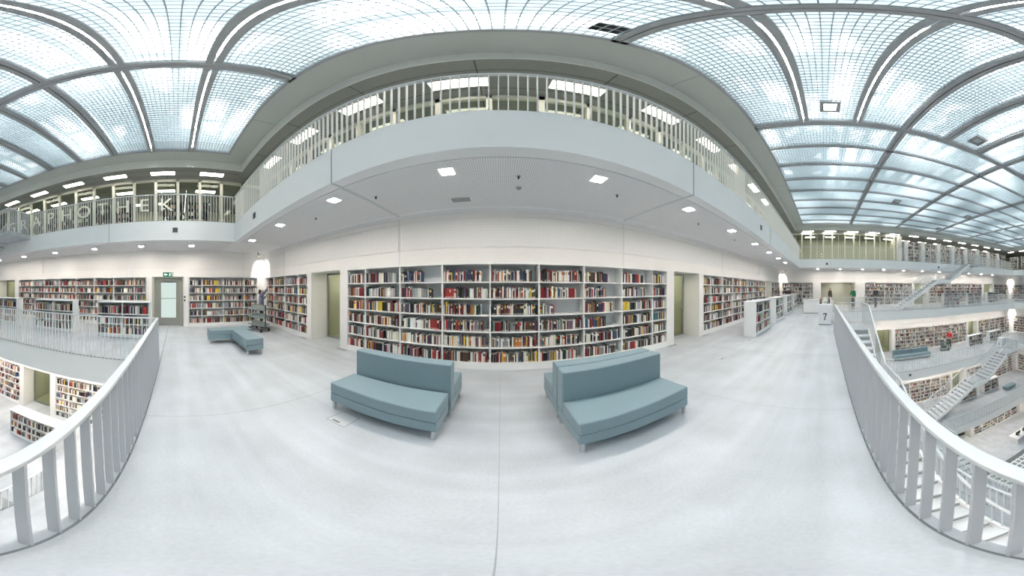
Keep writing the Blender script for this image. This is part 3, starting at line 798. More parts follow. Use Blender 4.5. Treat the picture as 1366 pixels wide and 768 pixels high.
# ------------------------------------------------------------------ book trolley
def trolley(label, loc, rz):
    t = empty('book_trolley', loc, rz, label=label, cat='trolley')
    f = MB(); f.box(-.38, .38, -.24, -.20, .10, .14); f.box(-.38, .38, .20, .24, .10, .14); f.box(-.38, -.34, -.24, .24, .10, .14); f.box(.34, .38, -.24, .24, .10, .14)
    f.build('base_frame', 'trolley_metal', t)
    for x in (-.34, .34):
        for y in (-.2, .2):
            c = MB(); c.tube((x, y - .016, .05), (x, y + .016, .05), .05, 14); c.box(x - .02, x + .02, y - .022, y + .022, .06, .10); c.build('caster', 'rubber', t)
    for x in (-.36, .36): MB().box(x - .018, x + .018, -.02, .02, .12, 1.02).build('upright', 'trolley_metal', t)
    for z in (.20, .50, .80):
        for s in (-1, 1):
            q = MB()
            q.prism([(s*.012, z), (s*.23, z + .06), (s*.24, z + .05), (s*.012, z - .012)], 'x', -.34, .34)
            q.prism([(s*.012, z - .01), (s*.03, z - .01), (s*.03, z + .19), (s*.012, z + .19)], 'x', -.34, .34)
            q.prism([(s*.23, z + .06), (s*.24, z + .05), (s*.245, z + .10), (s*.235, z + .10)], 'x', -.34, .34)
            q.build('tray', 'trolley_tray', t)
    MB().tube((-.36, 0, 1.0), (.36, 0, 1.0), .016).build('push_bar', 'trolley_metal', t)
    return t
trolley('grey metal book trolley on casters in the left corner', (-7.25, 3.05, 0), R(20))
trolley('book trolley one storey down in front of the person in red', (15.0, -9.9, -ST), R(70))
tb = [((.05, .17, .09), 'green'), ((.8, .77, .68), 'cream'), ((.86, .86, .84), 'white'), ((.04, .10, .06), 'dark green'), ((.1, .17, .36), 'blue'), ((.02, .02, .025), 'black')]
for lv in range(3):
    for s_ in (-1, 1):
        for j in range(3):
            z = -ST + (.20, .50, .80)[lv] + .066; cidx = (lv*5 + j*2 + (s_ > 0))%6; t = (.15, .18, .13)[(lv + j) % 3]
            mw = Matrix.Translation((15.0, -9.9, z)) @ Matrix.Rotation(R(70), 4, 'Z')
            o = inst('book', covme, None, mw @ Vector((-.22 + .21*j, s_*.20, 0)), (0, 0, R(70) + (math.pi if s_ > 0 else 0)), (t, .155, .15 + .02*((j + lv) % 3))); o.color = (*tb[cidx][0], 1)
            tag(o, '%s volume, %s on %s tray, %s side, trolley by person in red' % (tb[cidx][1], ('near end', 'middle', 'far end')[j], ('lowest', 'middle', 'upper')[lv], 'front' if s_ > 0 else 'rear'), 'book', 'books on the trolley one storey down')

# ------------------------------------------------------------------ numbered boxes
def poly(b, pts, y, th, mi=0): b.prism(pts, 'y', y, y + th, mi)
def num_box(label, loc, rz, digit):
    """local -y is the numbered face"""
    n = empty('stair_sign_box', loc, rz, label=label, cat='sign')
    MB().box(-.29, .29, 0, .55, .03, .92).build('cabinet', 'cabinet_grey', n, bevel=.006)
    MB().box(-.27, .27, .02, .53, 0, .03).build('plinth', 'rail_edge', n)
    b = MB()
    if digit == '7':     # slab-serif seven
        poly(b, [(-.07, .53), (.09, .53), (.09, .485), (-.07, .485)], -.006, .006)
        poly(b, [(-.07, .485), (-.045, .485), (-.055, .44), (-.072, .44)], -.006, .006)
        poly(b, [(.035, .485), (.09, .485), (.035, .36), (.012, .25), (-.032, .25), (-.01, .36)], -.006, .006)
        poly(b, [(-.05, .25), (.03, .25), (.03, .225), (-.05, .225)], -.006, .006)
    else:
        R0, cy = .085, .33
        for k in range(16):
            a0, a1 = 2*math.pi*k/16, 2*math.pi*(k+1)/16
            poly(b, [(R0*math.cos(a0), cy + R0*math.sin(a0)), (R0*math.cos(a1), cy + R0*math.sin(a1)), (.045*math.cos(a1), cy + .045*math.sin(a1)), (.045*math.cos(a0), cy + .045*math.sin(a0))], -.006, .006)
        poly(b, [(-.085, .33), (-.045, .33), (-.02, .47), (.05, .55), (.0, .55), (-.06, .48)], -.006, .006)
    b.build('digit', 'navy', n)
    return n
num_box('pale grey box with a dark number 7 at the top of our stairs', (9.13, -.02, 0), R(-90), '7')
num_box('pale box with a dark number 6 at the stair head one storey down', (12.45, -14.15, -ST), R(180), '6')
# small things standing near the seven
d = empty('information_desk', (13.2, .6, 0), R(-90), label='low white information desk beyond the box numbered 7', cat='desk')
MB().box(-.75, .75, 0, .6, .06, .86).build('desk_body', 'shelf_white', d, bevel=.01); MB().box(-.8, .8, -.04, .64, .86, .90).build('desk_top', 'shelf_white', d, bevel=.006)
MB().box(-.7, .7, .04, .56, 0, .06).build('plinth', 'steel_plate', d)
d = empty('tablet_stand', (9.55, -.02, .92), R(-80), label='white tilted display panel standing on the box numbered 7', cat='stand')
MB().box(-.07, .07, -.05, .05, 0, .012).build('foot', 'shelf_white', d); MB().tube((0, 0, .01), (0, 0, .12), .012).build('post', 'chrome', d)
MB().prism([(-.03, .10), (-.015, .10), (.05, .30), (.035, .30)], 'x', -.09, .09).build('panel', 'shelf_white', d)
d = empty('potted_plant', (9.45, .17, .92), 0, label='small potted plant with orange flowers on the box numbered 7', cat='plant')
MB().tube((0, 0, 0), (0, 0, .10), .045, 14, .06).build('pot', 'cloth_brown', d)
lf = MB(); fl = MB()
for k in range(14):
    a = k*2.4; r = .02 + .05*rnd.random(); h = .16 + .08*rnd.random(); c_, s_ = math.cos(a), math.sin(a)
    lf.face([(0, 0, .09), (c_*r - s_*.02, s_*r + c_*.02, h*.8), (c_*r*1.5, s_*r*1.5, h), (c_*r + s_*.02, s_*r - c_*.02, h*.8)])
    if k % 2 == 0: fl.tube((c_*r*1.2, s_*r*1.2, h), (c_*r*1.3, s_*r*1.3, h + .035), .012, 6, .028)
lf.build('leaves', 'leaf_green', d); mat('petal', (.75, .22, .05), .6, noise=.1); fl.build('flowers', 'petal', d)

# ------------------------------------------------------------------ exit door, exit sign, switches on the left end wall
dr = empty('door_2', (XL - .20, -.98, 0), R(90), label='grey framed exit door with a tall frosted glass pane', cat='door', kind='structure')
f = MB(); f.box(0, .09, 0, .12, 0, 2.10); f.box(1.15, 1.24, 0, .12, 0, 2.10); f.box(.09, 1.15, 0, .12, 2.0, 2.10); f.build('door_frame', 'door_frame', dr)
f = MB(); f.box(.10, .30, .03, .09, .02, 1.99); f.box(.95, 1.14, .03, .09, .02, 1.99); f.box(.30, .95, .03, .09, .02, .36); f.box(.30, .95, .03, .09, 1.88, 1.99); f.build('door_leaf', 'door_frame', dr)
MB().box(.30, .95, .05, .07, .36, 1.88).build('glass_pane', 'door_daylight', dr)
MB().box(.30, .95, .02, .04, 1.18, 1.21).build('push_bar', 'steel_plate', dr)
q = MB().tube((1.03, -.04, 1.0), (1.03, -.04, 1.28), .012); q.tube((1.03, -.04, 1.02), (1.03, .03, 1.02), .009); q.tube((1.03, -.04, 1.26), (1.03, .03, 1.26), .009); q.build('door_handle', 'chrome', dr)
s = empty('exit_sign', (XL - .005, -.36, 2.215), R(90), label='green emergency exit sign with white arrow above the exit door', cat='sign')
MB().box(-.215, .215, -.03, -.001, -.095, .095).build('sign_box', 'sign_green', s, bevel=.004)
emit('sign_white', (.9, 1, .95), .9)
b = MB(); y0 = -.036
poly(b, [(-.18, 0), (-.11, .06), (-.11, .02), (-.03, .02), (-.03, -.02), (-.11, -.02), (-.11, -.06)], y0, .006)
b.build('arrow', 'sign_white', s)
b = MB(); poly(b, [(.12, -.08), (.19, -.08), (.19, .075), (.12, .075), (.12, .055), (.17, .055), (.17, -.08)], y0, .006)
b.tube((.075, y0, .055), (.075, y0 + .006, .055), .014, 12)
poly(b, [(.055, .04), (.09, .04), (.085, -.01), (.055, -.01)], y0, .006)
poly(b, [(.06, -.01), (.085, -.01), (.115, -.045), (.10, -.055), (.075, -.03), (.045, -.06), (.03, -.05)], y0, .006)
poly(b, [(.09, .035), (.12, .0), (.11, -.01), (.085, .02)], y0, .006); poly(b, [(.055, .035), (.03, .0), (.04, -.008), (.06, .02)], y0, .006)
b.build('running_figure', 'sign_white', s)
for (y, z, lb) in ((.34, 1.27, 'upper one of the dark wall switches beside the exit door'), (.34, 1.13, 'lower one of the dark wall switches beside the exit door')):
    w = empty('wall_switch', (XL - .001, y, z), R(90), label=lb, cat='switch', group='switches by the exit door')
    MB().box(-.045, .045, -.014, 0, -.045, .045).build('plate', 'steel_plate', w, bevel=.004); MB().box(-.022, .022, -.02, -.013, -.03, .03).build('rocker', 'black', w)

# ------------------------------------------------------------------ ceiling fittings of the lower soffit
zc = 3.2355
lmf = MB(); lmf.box(-.10, .10, -.10, -.085, -.012, .0); lmf.box(-.10, .10, .085, .10, -.012, .0); lmf.box(-.10, -.085, -.085, .085, -.012, 0); lmf.box(.085, .10, -.085, .085, -.012, 0)
lmfm = lmf.mesh('frame', 'shelf_white'); lmd = MB().box(-.085, .085, -.085, .085, -.006, 0).mesh('diffuser', 'lamp_warm')
def downlight(x, y, z, label, group='square recessed downlights'):
    o = empty('ceiling_light', (x, y, z), 0, label=label, cat='light', group=group)
    inst('frame', lmfm, o); inst('diffuser', lmd, o)
for k in range(11):
    x = -6.28 + 1.88*k
    nm = {3: 'square downlight in the soffit left of the air vent, above the left sofas', 4: 'square downlight in the soffit above the right sofas'}.get(k, '%s square downlight from the left along the soffit above the long bookcase wall' % ordw(k + 1))
    downlight(x, 2.41, zc, nm)
for k in range(6):
    y = .55 - 1.88*k; downlight(-7.62, y, zc, '%s square downlight from the corner under the left upper gallery' % ordw(k + 1))
for k in range(11):
    y = .55 - 1.88*k; downlight(17.2, y, zc, '%s square downlight from the corner under the far right upper gallery' % ordw(k + 1))
def under(lv, x0, x1, n0, n1, side):
    z = -(8 - lv - 1)*ST - .682 if False else LEV[lv]['z'] - .683
    for k in range(n1):
        if side == 'right': downlight(x0, -3.0 - 1.9*k, z, '%s downlight from our end under the %s' % (ordw(k + 1), 'far gallery of our level' if lv == 7 else 'far gallery one storey down'))
        if side == 'left': downlight(x0, .3 - 1.9*k, z, '%s downlight from our end under the left gallery of our level' % ordw(k + 1))
        if side == 'front': downlight(-4.5 + 1.9*k, x0, z, '%s downlight from the left under our gallery floor' % ordw(k + 1))
under(7, 15.0, 0, 0, 9, 'right'); under(7, -5.4, 0, 0, 6, 'left'); under(6, 12.8, 0, 0, 8, 'right')
for k in range(8):  # lower-storey downlights, out of view, added to brighten the dark floors below
    downlight(10.6, -5.6 - 1.5*k, LEV[5]['z'] - .683, '%s unseen downlight from our end under the lowest right gallery' % ordw(k + 1))
    downlight(13.9, -3.0 - 1.9*k, LEV[6]['z'] - .683, '%s unseen downlight from our end beside the bookcases two storeys down' % ordw(k + 1))
for k in range(9): downlight(-4.0 + 1.9*k, .55, LEV[7]['z'] - .683, '%s unseen downlight from the left under our own gallery floor' % ordw(k + 1))  # also out of view, added to light the gallery one storey down
for k in range(6): downlight(-4.9, .3 - 1.9*k, LEV[7]['z'] - .684, '%s unseen downlight from our end above the low bookcases one storey down on the left' % ordw(k + 1))
v = empty('air_vent', (-.66, 3.40, zc), 0, label='rectangular slotted air vent in the soffit above the left sofas', cat='vent')
f = MB(); f.box(-.19, .19, -.13, -.10, -.012, 0); f.box(-.19, .19, .10, .13, -.012, 0); f.box(-.19, -.16, -.1, .1, -.012, 0); f.box(.16, .19, -.1, .1, -.012, 0); f.build('frame', 'shelf_white', v)
f = MB()
for k in range(9): f.box(-.15 + k*.035, -.15 + k*.035 + .012, -.1, .1, -.01, 0)
f.build('slats', 'steel_plate', v); MB().box(-.16, .16, -.1, .1, -.003, .0).build('backing', 'seam', v)
v = empty('smoke_detector', (.26, 2.94, zc), 0, label='round white smoke detector on the soffit between the sofas', cat='detector')
MB().tube((0, 0, 0), (0, 0, -.025), .055, 20).build('base', 'shelf_white', v); MB().tube((0, 0, -.026), (0, 0, -.055), .042, 20, .03).build('sensor_head', 'steel_plate', v)
spx = [(-1.9, 2.75), (.23, 2.62), (1.75, 2.76), (4.0, 2.8), (-3.5, 2.8), (6.0, 2.8)]
for i, (x, y) in enumerate(spx):
    v = empty('sprinkler', (x, y, zc), 0, label='%s tiny dark sprinkler head from the left in the long soffit' % ordw(i + 1), cat='sprinkler', group='sprinkler heads')
    MB().tube((0, 0, 0), (0, 0, -.008), .028, 14).build('rosette', 'steel_plate', v); MB().tube((0, 0, -.008), (0, 0, -.045), .010, 8, .014).build('nozzle', 'black', v)
def camera_box(loc, rz, label):
    v = empty('fascia_loudspeaker', loc, rz, label=label, cat='loudspeaker')
    MB().box(-.08, .08, -.006, 0, -.08, .08).build('housing', 'black', v); g_ = MB()
    for k in range(5): g_.box(-.06, .06, -.009, -.006, -.055 + k*.026, -.045 + k*.026)
    g_.build('grille', 'rail_edge', v)
camera_box((-4.95, 1.955, 3.60), 0, 'square black loudspeaker on the white gallery edge at upper left')
camera_box((6.18, 1.955, 3.60), 0, 'square black loudspeaker on the white gallery edge at upper right')
camera_box((-6.755, -.05, 3.60), R(90), 'square black loudspeaker on the left upper gallery edge under the letter K')
camera_box((16.145, -.2, 3.55), R(-90), 'black loudspeaker on the far upper gallery edge above the lift lobby')
camera_box((16.145, -10.0, 3.55), R(-90), 'black loudspeaker on the far upper gallery edge beside the rising staircase')
camera_box((11.995, -5.3, -ST - .3), R(-90), 'black loudspeaker on the gallery edge one storey down below the blue sofas')

# corner spotlights
def corner_spot(x, y, z, aim, label, power=60):
    v = empty('spotlight', (x, y, z), 0, label=label, cat='spotlight')
    MB().tube((0, 0, 0), (0, 0, -.10), .012).build('stem', 'steel_plate', v)
    d_ = (Vector(aim) - Vector((x, y, z - .12))).normalized()
    p = Vector((0, 0, -.12)); MB().tube(tuple(p - d_*.07), tuple(p + d_*.07), .035, 14, .05).build('lamp_head', 'steel_plate', v)
    MB().tube(tuple(p + d_*.071), tuple(p + d_*.074), .046, 14).build('lens', 'spot_glow', v)
    l = bpy.data.lights.new('spotlight_beam', 'SPOT'); l.energy = power; l.spot_size = R(85); l.spot_blend = .5; l.color = (1, .93, .85); l.shadow_soft_size = .05
    o = bpy.data.objects.new('spotlight_beam', l); C.objects.link(o); o.parent = v; o.location = p + d_*.09
    o.rotation_euler = d_.to_track_quat('-Z', 'Y').to_euler()
corner_spot(-8.15, 3.4, zc, (-8.65, 3.88, 2.35), 'small spotlight lighting the left corner above the book trolley')
corner_spot(17.65, 3.4, zc, (18.15, 3.88, 2.3), 'small spotlight lighting the far corner beyond the low bookcases', 90)
corner_spot(17.6, -22.4, zc, (18.15, -22.9, 2.2), 'small spotlight lighting the bright opposite corner of our level', 260)
corner_spot(15.5, -20.0, -.69, (16.05, -20.55, -1.8), 'small spotlight lighting the bright opposite corner one storey down', 260)

# floor outlets
def outlet(x, y, label):
    v = empty('floor_outlet', (x, y, 0), 0, label=label, cat='outlet', group='floor outlets')
    f = MB(); w = .13
    f.box(-w, w, -w, -w + .008, 0, .002); f.box(-w, w, w - .008, w, 0, .002); f.box(-w, -w + .008, -w, w, 0, .002); f.box(w - .008, w, -w, w, 0, .002); f.build('frame', 'seam', v)
    MB().box(-w + .008, w - .008, -w + .008, w - .008, 0, .0012).build('lid', 'outlet_lid', v); MB().box(-.07, .03, -.10, -.075, .0012, .0035).build('cable_flap', 'rail_edge', v)
outlet(4.10, 2.30, 'square floor outlet lying nearest the right sofas on the open floor')
outlet(5.98, 2.36, 'square floor outlet at the foot of the nearest low bookcase')
outlet(-1.55, 1.62, 'square floor outlet under the left blue bench')
f = MB()
for (a, b_, c, d_) in ((4.9, 5.7, 2.35, 2.95), (-5.3, -4.3, 2.3, 2.9)):
    f.box(a, b_, c, c + .005, -.003, .001); f.box(a, b_, d_, d_ + .005, -.003, .001); f.box(a, a + .005, c, d_, -.003, .001); f.box(b_, b_ + .005, c, d_, -.003, .001)
trim(3, f, 'seam', label='thin outlines of floor hatches')
# floor grilles at the foot of the wall piers
for i, (x, lb) in enumerate(((-5.45, 'left corner bookcase'), (-3.75, 'left end of the long bookcase'), (4.25, 'right end of the long bookcase'), (5.95, 'bookcase behind the low ones'))):
    v = empty('floor_grille', (x, 3.86, 0), 0, label='small slotted floor grille at the %s' % lb, cat='grille', group='floor grilles')
    f = MB()
    for k in range(6): f.box(-.16, .16, -.045 + k*.015, -.039 + k*.015, 0, .003)
    f.build('slats', 'steel_plate', v); MB().box(-.17, .17, -.05, .05, 0, .0015).build('tray', 'seam', v)

# ------------------------------------------------------------------ upper gallery: glazed offices, troffers, lettering
trf = MB(); trf.box(-.47, .47, -.15, -.135, -.012, 0); trf.box(-.47, .47, .135, .15, -.012, 0); trf.box(-.47, -.455, -.135, .135, -.012, 0); trf.box(.455, .47, -.135, .135, -.012, 0)
trfm = trf.mesh('frame', 'shelf_white'); trdm = MB().box(-.455, .455, -.135, .135, -.008, 0).mesh('diffuser', 'troffer')
def troffer(x, y, rz, label):
    o = empty('ceiling_light', (x, y, ZD - .0005), rz, label=label, cat='light', group='bright oblong lights in the dark upper ceiling')
    inst('frame', trfm, o); inst('diffuser', trdm, o)
for r_, yy in enumerate((3.12, 5.2, 6.9)):
    for k in range(12):
        troffer(-6.29 + 1.88*k, yy, 0, '%s oblong light from the left, %s row, dark ceiling above the upper gallery' % (ordw(k + 1), ('front', 'middle', 'rear')[r_]))
for r_, xx in enumerate((-7.85, -9.6, -11.3)):
    for k in range(6):
        troffer(xx, 1.35 - 1.88*k, R(90), '%s oblong light from the corner, %s row, upper left gallery ceiling' % (ordw(k + 1), ('front', 'middle', 'rear')[r_]))
for r_, xx in enumerate((17.35, 19.4)):
    for k in range(12):
        troffer(xx, 1.35 - 1.88*k, R(90), '%s oblong light from the corner, %s row, far upper gallery ceiling' % (ordw(k + 1), ('front', 'rear')[r_]))
def glazing(name, label, loc, rz, L, pitch, first, H=ZD - ST, mw_=.055):
    g = empty(name, loc, rz, label=label, cat='window', kind='structure')
    x = first; xs = []
    while x < L: xs.append(x); x += pitch
    for x in xs: MB().box(x - mw_, x + mw_, 0, .12, 0, H - .001).build('mullion', 'mullion', g)
    MB().box(0, L, 0, .10, H - .14, H - .001).build('head_rail', 'mullion', g); MB().box(0, L, 0, .10, 0, .06).build('sill_rail', 'mullion', g)
    ed = [0] + xs + [L]
    for i, (a, b_) in enumerate(zip(ed[:-1], ed[1:])):
        if b_ - a > .2: MB().box(a + .055, b_ - .055, .05, .06, .06, H - .14).build('pane', 'glass_clear', g)
    return g
glazing('window_1', 'glazed office front with white posts above the sofas', (-8.35, 3.60, ST), 0, 24.5, .93, 8.35 - .2 - .93*8)
glazing('window_2', 'glazed office front on the upper left gallery with cream letters', (-8.35, -20, ST), R(90), 23.6, .9, 20.05 - .9*22)
gr = glazing('window_3', 'glazed lobby front of the far upper gallery with lit door frames', (17.85, 3.6, ST), R(-90), 10.2, 1.86, 1.11, mw_=.012)
for k in range(5):                            # lit portal frames
    u = 2.04 + 1.86*k
    q = MB(); q.box(u - .44, u - .33, -.06, 0, 0, 2.42); q.box(u + .33, u + .44, -.06, 0, 0, 2.42); q.box(u - .44, u + .44, -.06, 0, 2.42, 2.52)
    q.build('portal_frame', 'mullion', gr); MB().box(u - .40, u + .40, -.10, -.02, 2.522, 2.56).build('portal_lamp', 'troffer', gr)
# office back walls and floors' cream partitions
ow = MB(); ow.box(-12.6, 23, 8.9, 9.0, ST, ZD); ow.box(-12.65, -12.55, -25, 8.9, ST, ZD); ow.box(20.6, 20.7, -6.6, 9, ST, ZD); ow.box(23.0, 23.1, -26, -6.6, ST, ZD); ow.box(17.85, 23, -6.75, -6.6, ST, ZD); ow.box(-12.6, 23, -26, -25.9, ST, ZD)
tag(ow.build('wall_upper', 'office_wall'), 'pale yellowish rear walls of the offices on the upper gallery', 'wall', kind='structure')
for i in range(9):                            # office shelving units behind the left and front glass
    x = -9.4
    y = 1.0 - 1.15*i
    if i in (2,): continue
    v = empty('shelving_unit', (x, y, ST), R(90), label='%s tall shelving unit from the corner behind the lettered glass' % ordw(i + 1), cat='shelf', group='shelving behind the lettered glass')
    MB().box(-.5, -.47, 0, .4, 0, 1.95).build('side_panel', 'trolley_metal', v); MB().box(.47, .5, 0, .4, 0, 1.95).build('side_panel', 'trolley_metal', v); MB().box(-.5, .5, .39, .41, 0, 1.95).build('back_panel', 'trolley_metal', v)
    for k in range(6): MB().box(-.47, .47, 0, .4, .05 + .36*k, .075 + .36*k).build('shelf', 'trolley_metal', v)
    mw = Matrix.Translation((x, y, ST)) @ Matrix.Rotation(R(90), 4, 'Z')
    for k in range(5): fill_shelf(mw, -.46, .46, .075 + .36*k, .31, rnd.choice((.95, .7, .9)), big=1.5)
# cream letters standing on the glass of the upper left office front
for i, ch in enumerate('GRAPHOTHEK'):
    y = -.42 - .9*(9 - i)
    cu = bpy.data.curves.new('letter', 'FONT'); cu.body = ch; cu.size = .86; cu.align_x = 'CENTER'; cu.extrude = .006; cu.materials.append(M['letter_cream'])
    t_ = bpy.data.objects.new('letter_outline', cu); me_ = bpy.data.meshes.new_from_object(t_); bpy.data.objects.remove(t_)
    o = bpy.data.objects.new('letter', me_); C.objects.link(o); o.location = (-8.30, y, ST + .98); o.rotation_euler = (R(90), 0, R(90))
    tag(o, 'large cream capital letter %s on the glass of the upper left gallery%s' % (ch, {4: ' before the O', 7: ' after the T'}.get(i, '')), 'letter', 'large letters on the upper left glass')
# open book shelves and white wing walls on the far upper gallery
for k in range(8):
    y = -7.5 - 1.8*k
    v = empty('wing_wall', (18.1, y, ST), 0, label='%s white wing wall from the left between the far upper bookshelves' % ordw(k + 1), cat='partition', group='wing walls of the far upper gallery')
    MB().box(-.22, .22, -.2, .2, 0, 2.2).build('panel', 'cabinet_grey', v, bevel=.01); MB().box(-.24, .24, -.22, .22, 2.2, 2.23).build('cap', 'shelf_white', v)
    bookcase('%s tall bookcase from the left on the far upper gallery' % ordw(k + 1), (18.02, y - .255, ST), R(-90), [0, .65, 1.29], zs=[.12, .46, .80, 1.14, 1.48, 1.82], top=2.15, big=1.6, fills=lambda i, q: .97, group='tall bookcases on the far upper gallery')
cb = MB().box(17.55, 17.95, -6.95, -6.55, ST, ZD)
tag(cb.build('column', 'white_wall'), 'white square column on the far upper gallery beside the glazed lobby', 'column', kind='structure')
for k in range(3):
    bookcase('%s bookcase from the corner on the opposite side of the top gallery' % ordw(k + 1), (17.9 - 1.9*k, -22.6, ST), R(180), [0, .6, 1.2], zs=[.12, .48, .84, 1.2, 1.56], top=1.95, big=1.6)
for k in range(5): troffer(17.3 - 1.88*k, -22.0, 0, '%s oblong light from the corner over the opposite top gallery' % ordw(k + 1))
# persons -------------------------------------------------------------------
def skin_obj(name, verts, edges, radii, material, parent, root=0, sub=1):
    me = bpy.data.meshes.new(name); me.from_pydata(verts, edges, []); me.materials.append(M[material])
    o = bpy.data.objects.new(name, me); C.objects.link(o); o.parent = parent
    m = o.modifiers.new('skin', 'SKIN'); m.use_smooth_shade = True
    sv = me.skin_vertices[0].data
    for i, r in enumerate(radii):
        r = r if isinstance(r, tuple) else (r, r)
        sv[i].radius = r; sv[i].use_root = (i == root)
    m = o.modifiers.new('sub', 'SUBSURF'); m.levels = sub; m.render_levels = sub
    return o
def person(label, loc, rz, top, legs, hair='hair_dark', long_hair=False, armsL=None, armsR=None, stride=0.0, h=1.70, bend=0.0):
    """figure faces local +y; arms are (elbow, wrist) offsets from the shoulder"""
    p = empty('person', loc, rz, label=label, cat='person'); s = h/1.70; p.scale = (s, s, s)
    aL = armsL or ((-.06, -.02, -.28), (-.05, .06, -.52)); aR = armsR or ((.06, -.02, -.28), (.05, .06, -.52))
    shL = Vector((-.17, bend*.5, 1.40)); shR = Vector((.17, bend*.5, 1.40))
    V = [(0, 0, .94), (0, bend*.2, 1.10), (0, bend*.4, 1.28), (0, bend*.55, 1.42), (0, bend*.6 + .005, 1.49), (0, bend*.7 + .02, 1.575), (0, bend*.75 + .02, 1.645)]
    Rr = [(.135, .105), (.12, .09), (.14, .10), (.075, .065), (.052, .052), (.075, .088), (.072, .082)]
    E = [(0, 1), (1, 2), (2, 3), (3, 4), (4, 5), (5, 6)]
    def add(v, r, prev): V.append(tuple(v)); Rr.append(r); E.append((prev, len(V) - 1)); return len(V) - 1
    nose = add((0, bend*.75 + .115, 1.59), .013, 5)
    arms = []
    for sh, (eo, wo), sg in ((shL, aL, -1), (shR, aR, 1)):
        i = add(sh, .055, 3); e = sh + Vector(eo); w = sh + Vector(wo)
        j = add(e, .040, i); k = add(w, .026, j)
        d = (w - e).normalized(); palm = w + d*.07; q = add(palm, (.034, .018), k)
        side = d.cross(Vector((0, 1, 0.2))).normalized(); curl = Vector((0, .35, 0))
        for f, (o_, ln) in enumerate(((-.027, .062), (-.009, .075), (.009, .07), (.026, .055))):
            m1 = palm + d*.035 + side*o_; a_ = add(m1, .0095, q); add(m1 + (d + curl*.5)*ln*.55, .009, a_); add(m1 + (d + curl)*ln, .008, len(V) - 1)
        t1 = w + d*.035 + side*(-.038*sg); a_ = add(t1, .011, q); add(t1 + (d*.6 - side*sg*.5).normalized()*.045, .009, a_)
        arms.append((sh, e, w))
    legp = []
    for sg in (-1, 1):
        st = stride*sg
        hip = add((sg*.09, 0, .88), .085, 0); kn = add((sg*.095, st*.5 + .02, .49), .058, hip); an = add((sg*.095, st - .02, .085), .04, kn); add((sg*.10, st + .10, .035), .032, an)
        legp.append([Vector(V[hip]), Vector(V[kn]), Vector(V[an])])
    skin_obj('body', V, E, Rr, 'skin', p, 0, 1)
    # top with sleeves
    v = [(0, 0, .88), (0, bend*.2, 1.10), (0, bend*.4, 1.29), (0, bend*.55, 1.43)]; r = [(.165, .125), (.145, .115), (.165, .125), (.08, .075)]; e = [(0, 1), (1, 2), (2, 3)]
    for sh, el, wr in arms:
        i0 = len(v); v += [tuple(sh), tuple(el), tuple(el + (wr - el)*.92)]; r += [.072, .056, .042]; e += [(3, i0), (i0, i0 + 1), (i0 + 1, i0 + 2)]
    skin_obj('jacket', v, e, r, top, p, 0, 1)
    v = [(0, 0, .95), (0, 0, .86)]; r = [(.15, .115), (.15, .11)]; e = [(0, 1)]
    for hp, kn, an in legp:
        i0 = len(v); v += [tuple(hp), tuple(kn), tuple(an + Vector((0, 0, .03)))]; r += [.10, .074, .06]; e += [(1, i0), (i0, i0 + 1), (i0 + 1, i0 + 2)]
    skin_obj('trousers', v, e, r, legs, p, 0, 1)
    for hp, kn, an in legp:
        skin_obj('shoe', [tuple(an + Vector((0, -.03, -.04))), tuple(an + Vector((0, .06, -.045))), tuple(an + Vector((0, .16, -.055)))], [(0, 1), (1, 2)], [(.05, .045), (.048, .04), (.04, .028)], 'black', p, 0, 1)
    hc = (0, bend*.75 - .012, 1.635)
    vv = [hc, (0, hc[1] - .05, 1.58)]; rr = [(.098, .098), (.075, .07)]; ee = [(0, 1)]
    if long_hair: vv.append((0, hc[1] - .07, 1.44)); rr.append((.07, .05)); ee.append((1, 2))
    skin_obj('hair', vv, ee, rr, hair, p, 0, 1)
    for sx in (-.032, .032):
        b = MB().tube((sx, bend*.75 + .098, 1.605), (sx, bend*.75 + .108, 1.605), .011, 8); b.build('eye', 'eye_dark', p)
    return p
person('person in a dark jacket standing in front of the lift lobby', (16.4, -.45, 0), R(150), 'cloth_brown', 'cloth_dark')
person('person in a green jacket standing in front of the lift lobby', (16.4, -2.3, 0), R(40), 'cloth_green', 'cloth_dark', armsR=((.06, .04, -.26), (.02, .24, -.30)))
person('person in dark clothes and blue trousers before the far bookcase', (16.6, -4.2, 0), R(-80), 'cloth_dark', 'denim', stride=.1)
person('person in grey walking along the far gallery past the staircase', (14.6, -10.2, 0), R(170), 'cloth_grey', 'cloth_grey', stride=.22)
person('person in a red top standing behind the book trolley one storey down', (15.25, -10.6, -ST), R(30), 'cloth_red', 'cloth_dark', armsL=((-.05, .08, -.26), (.0, .30, -.28)), armsR=((.05, .08, -.26), (0, .30, -.28)), h=1.75)
person('person in a patterned blue top reaching up to the shelf in the left corner', (-7.72, 3.36, 0), R(-20), 'cloth_blue', 'cloth_dark', long_hair=True, armsR=((.20, .10, .10), (.34, .20, .30)), armsL=((-.14, .08, -.20), (-.16, .24, -.02)), h=1.64)

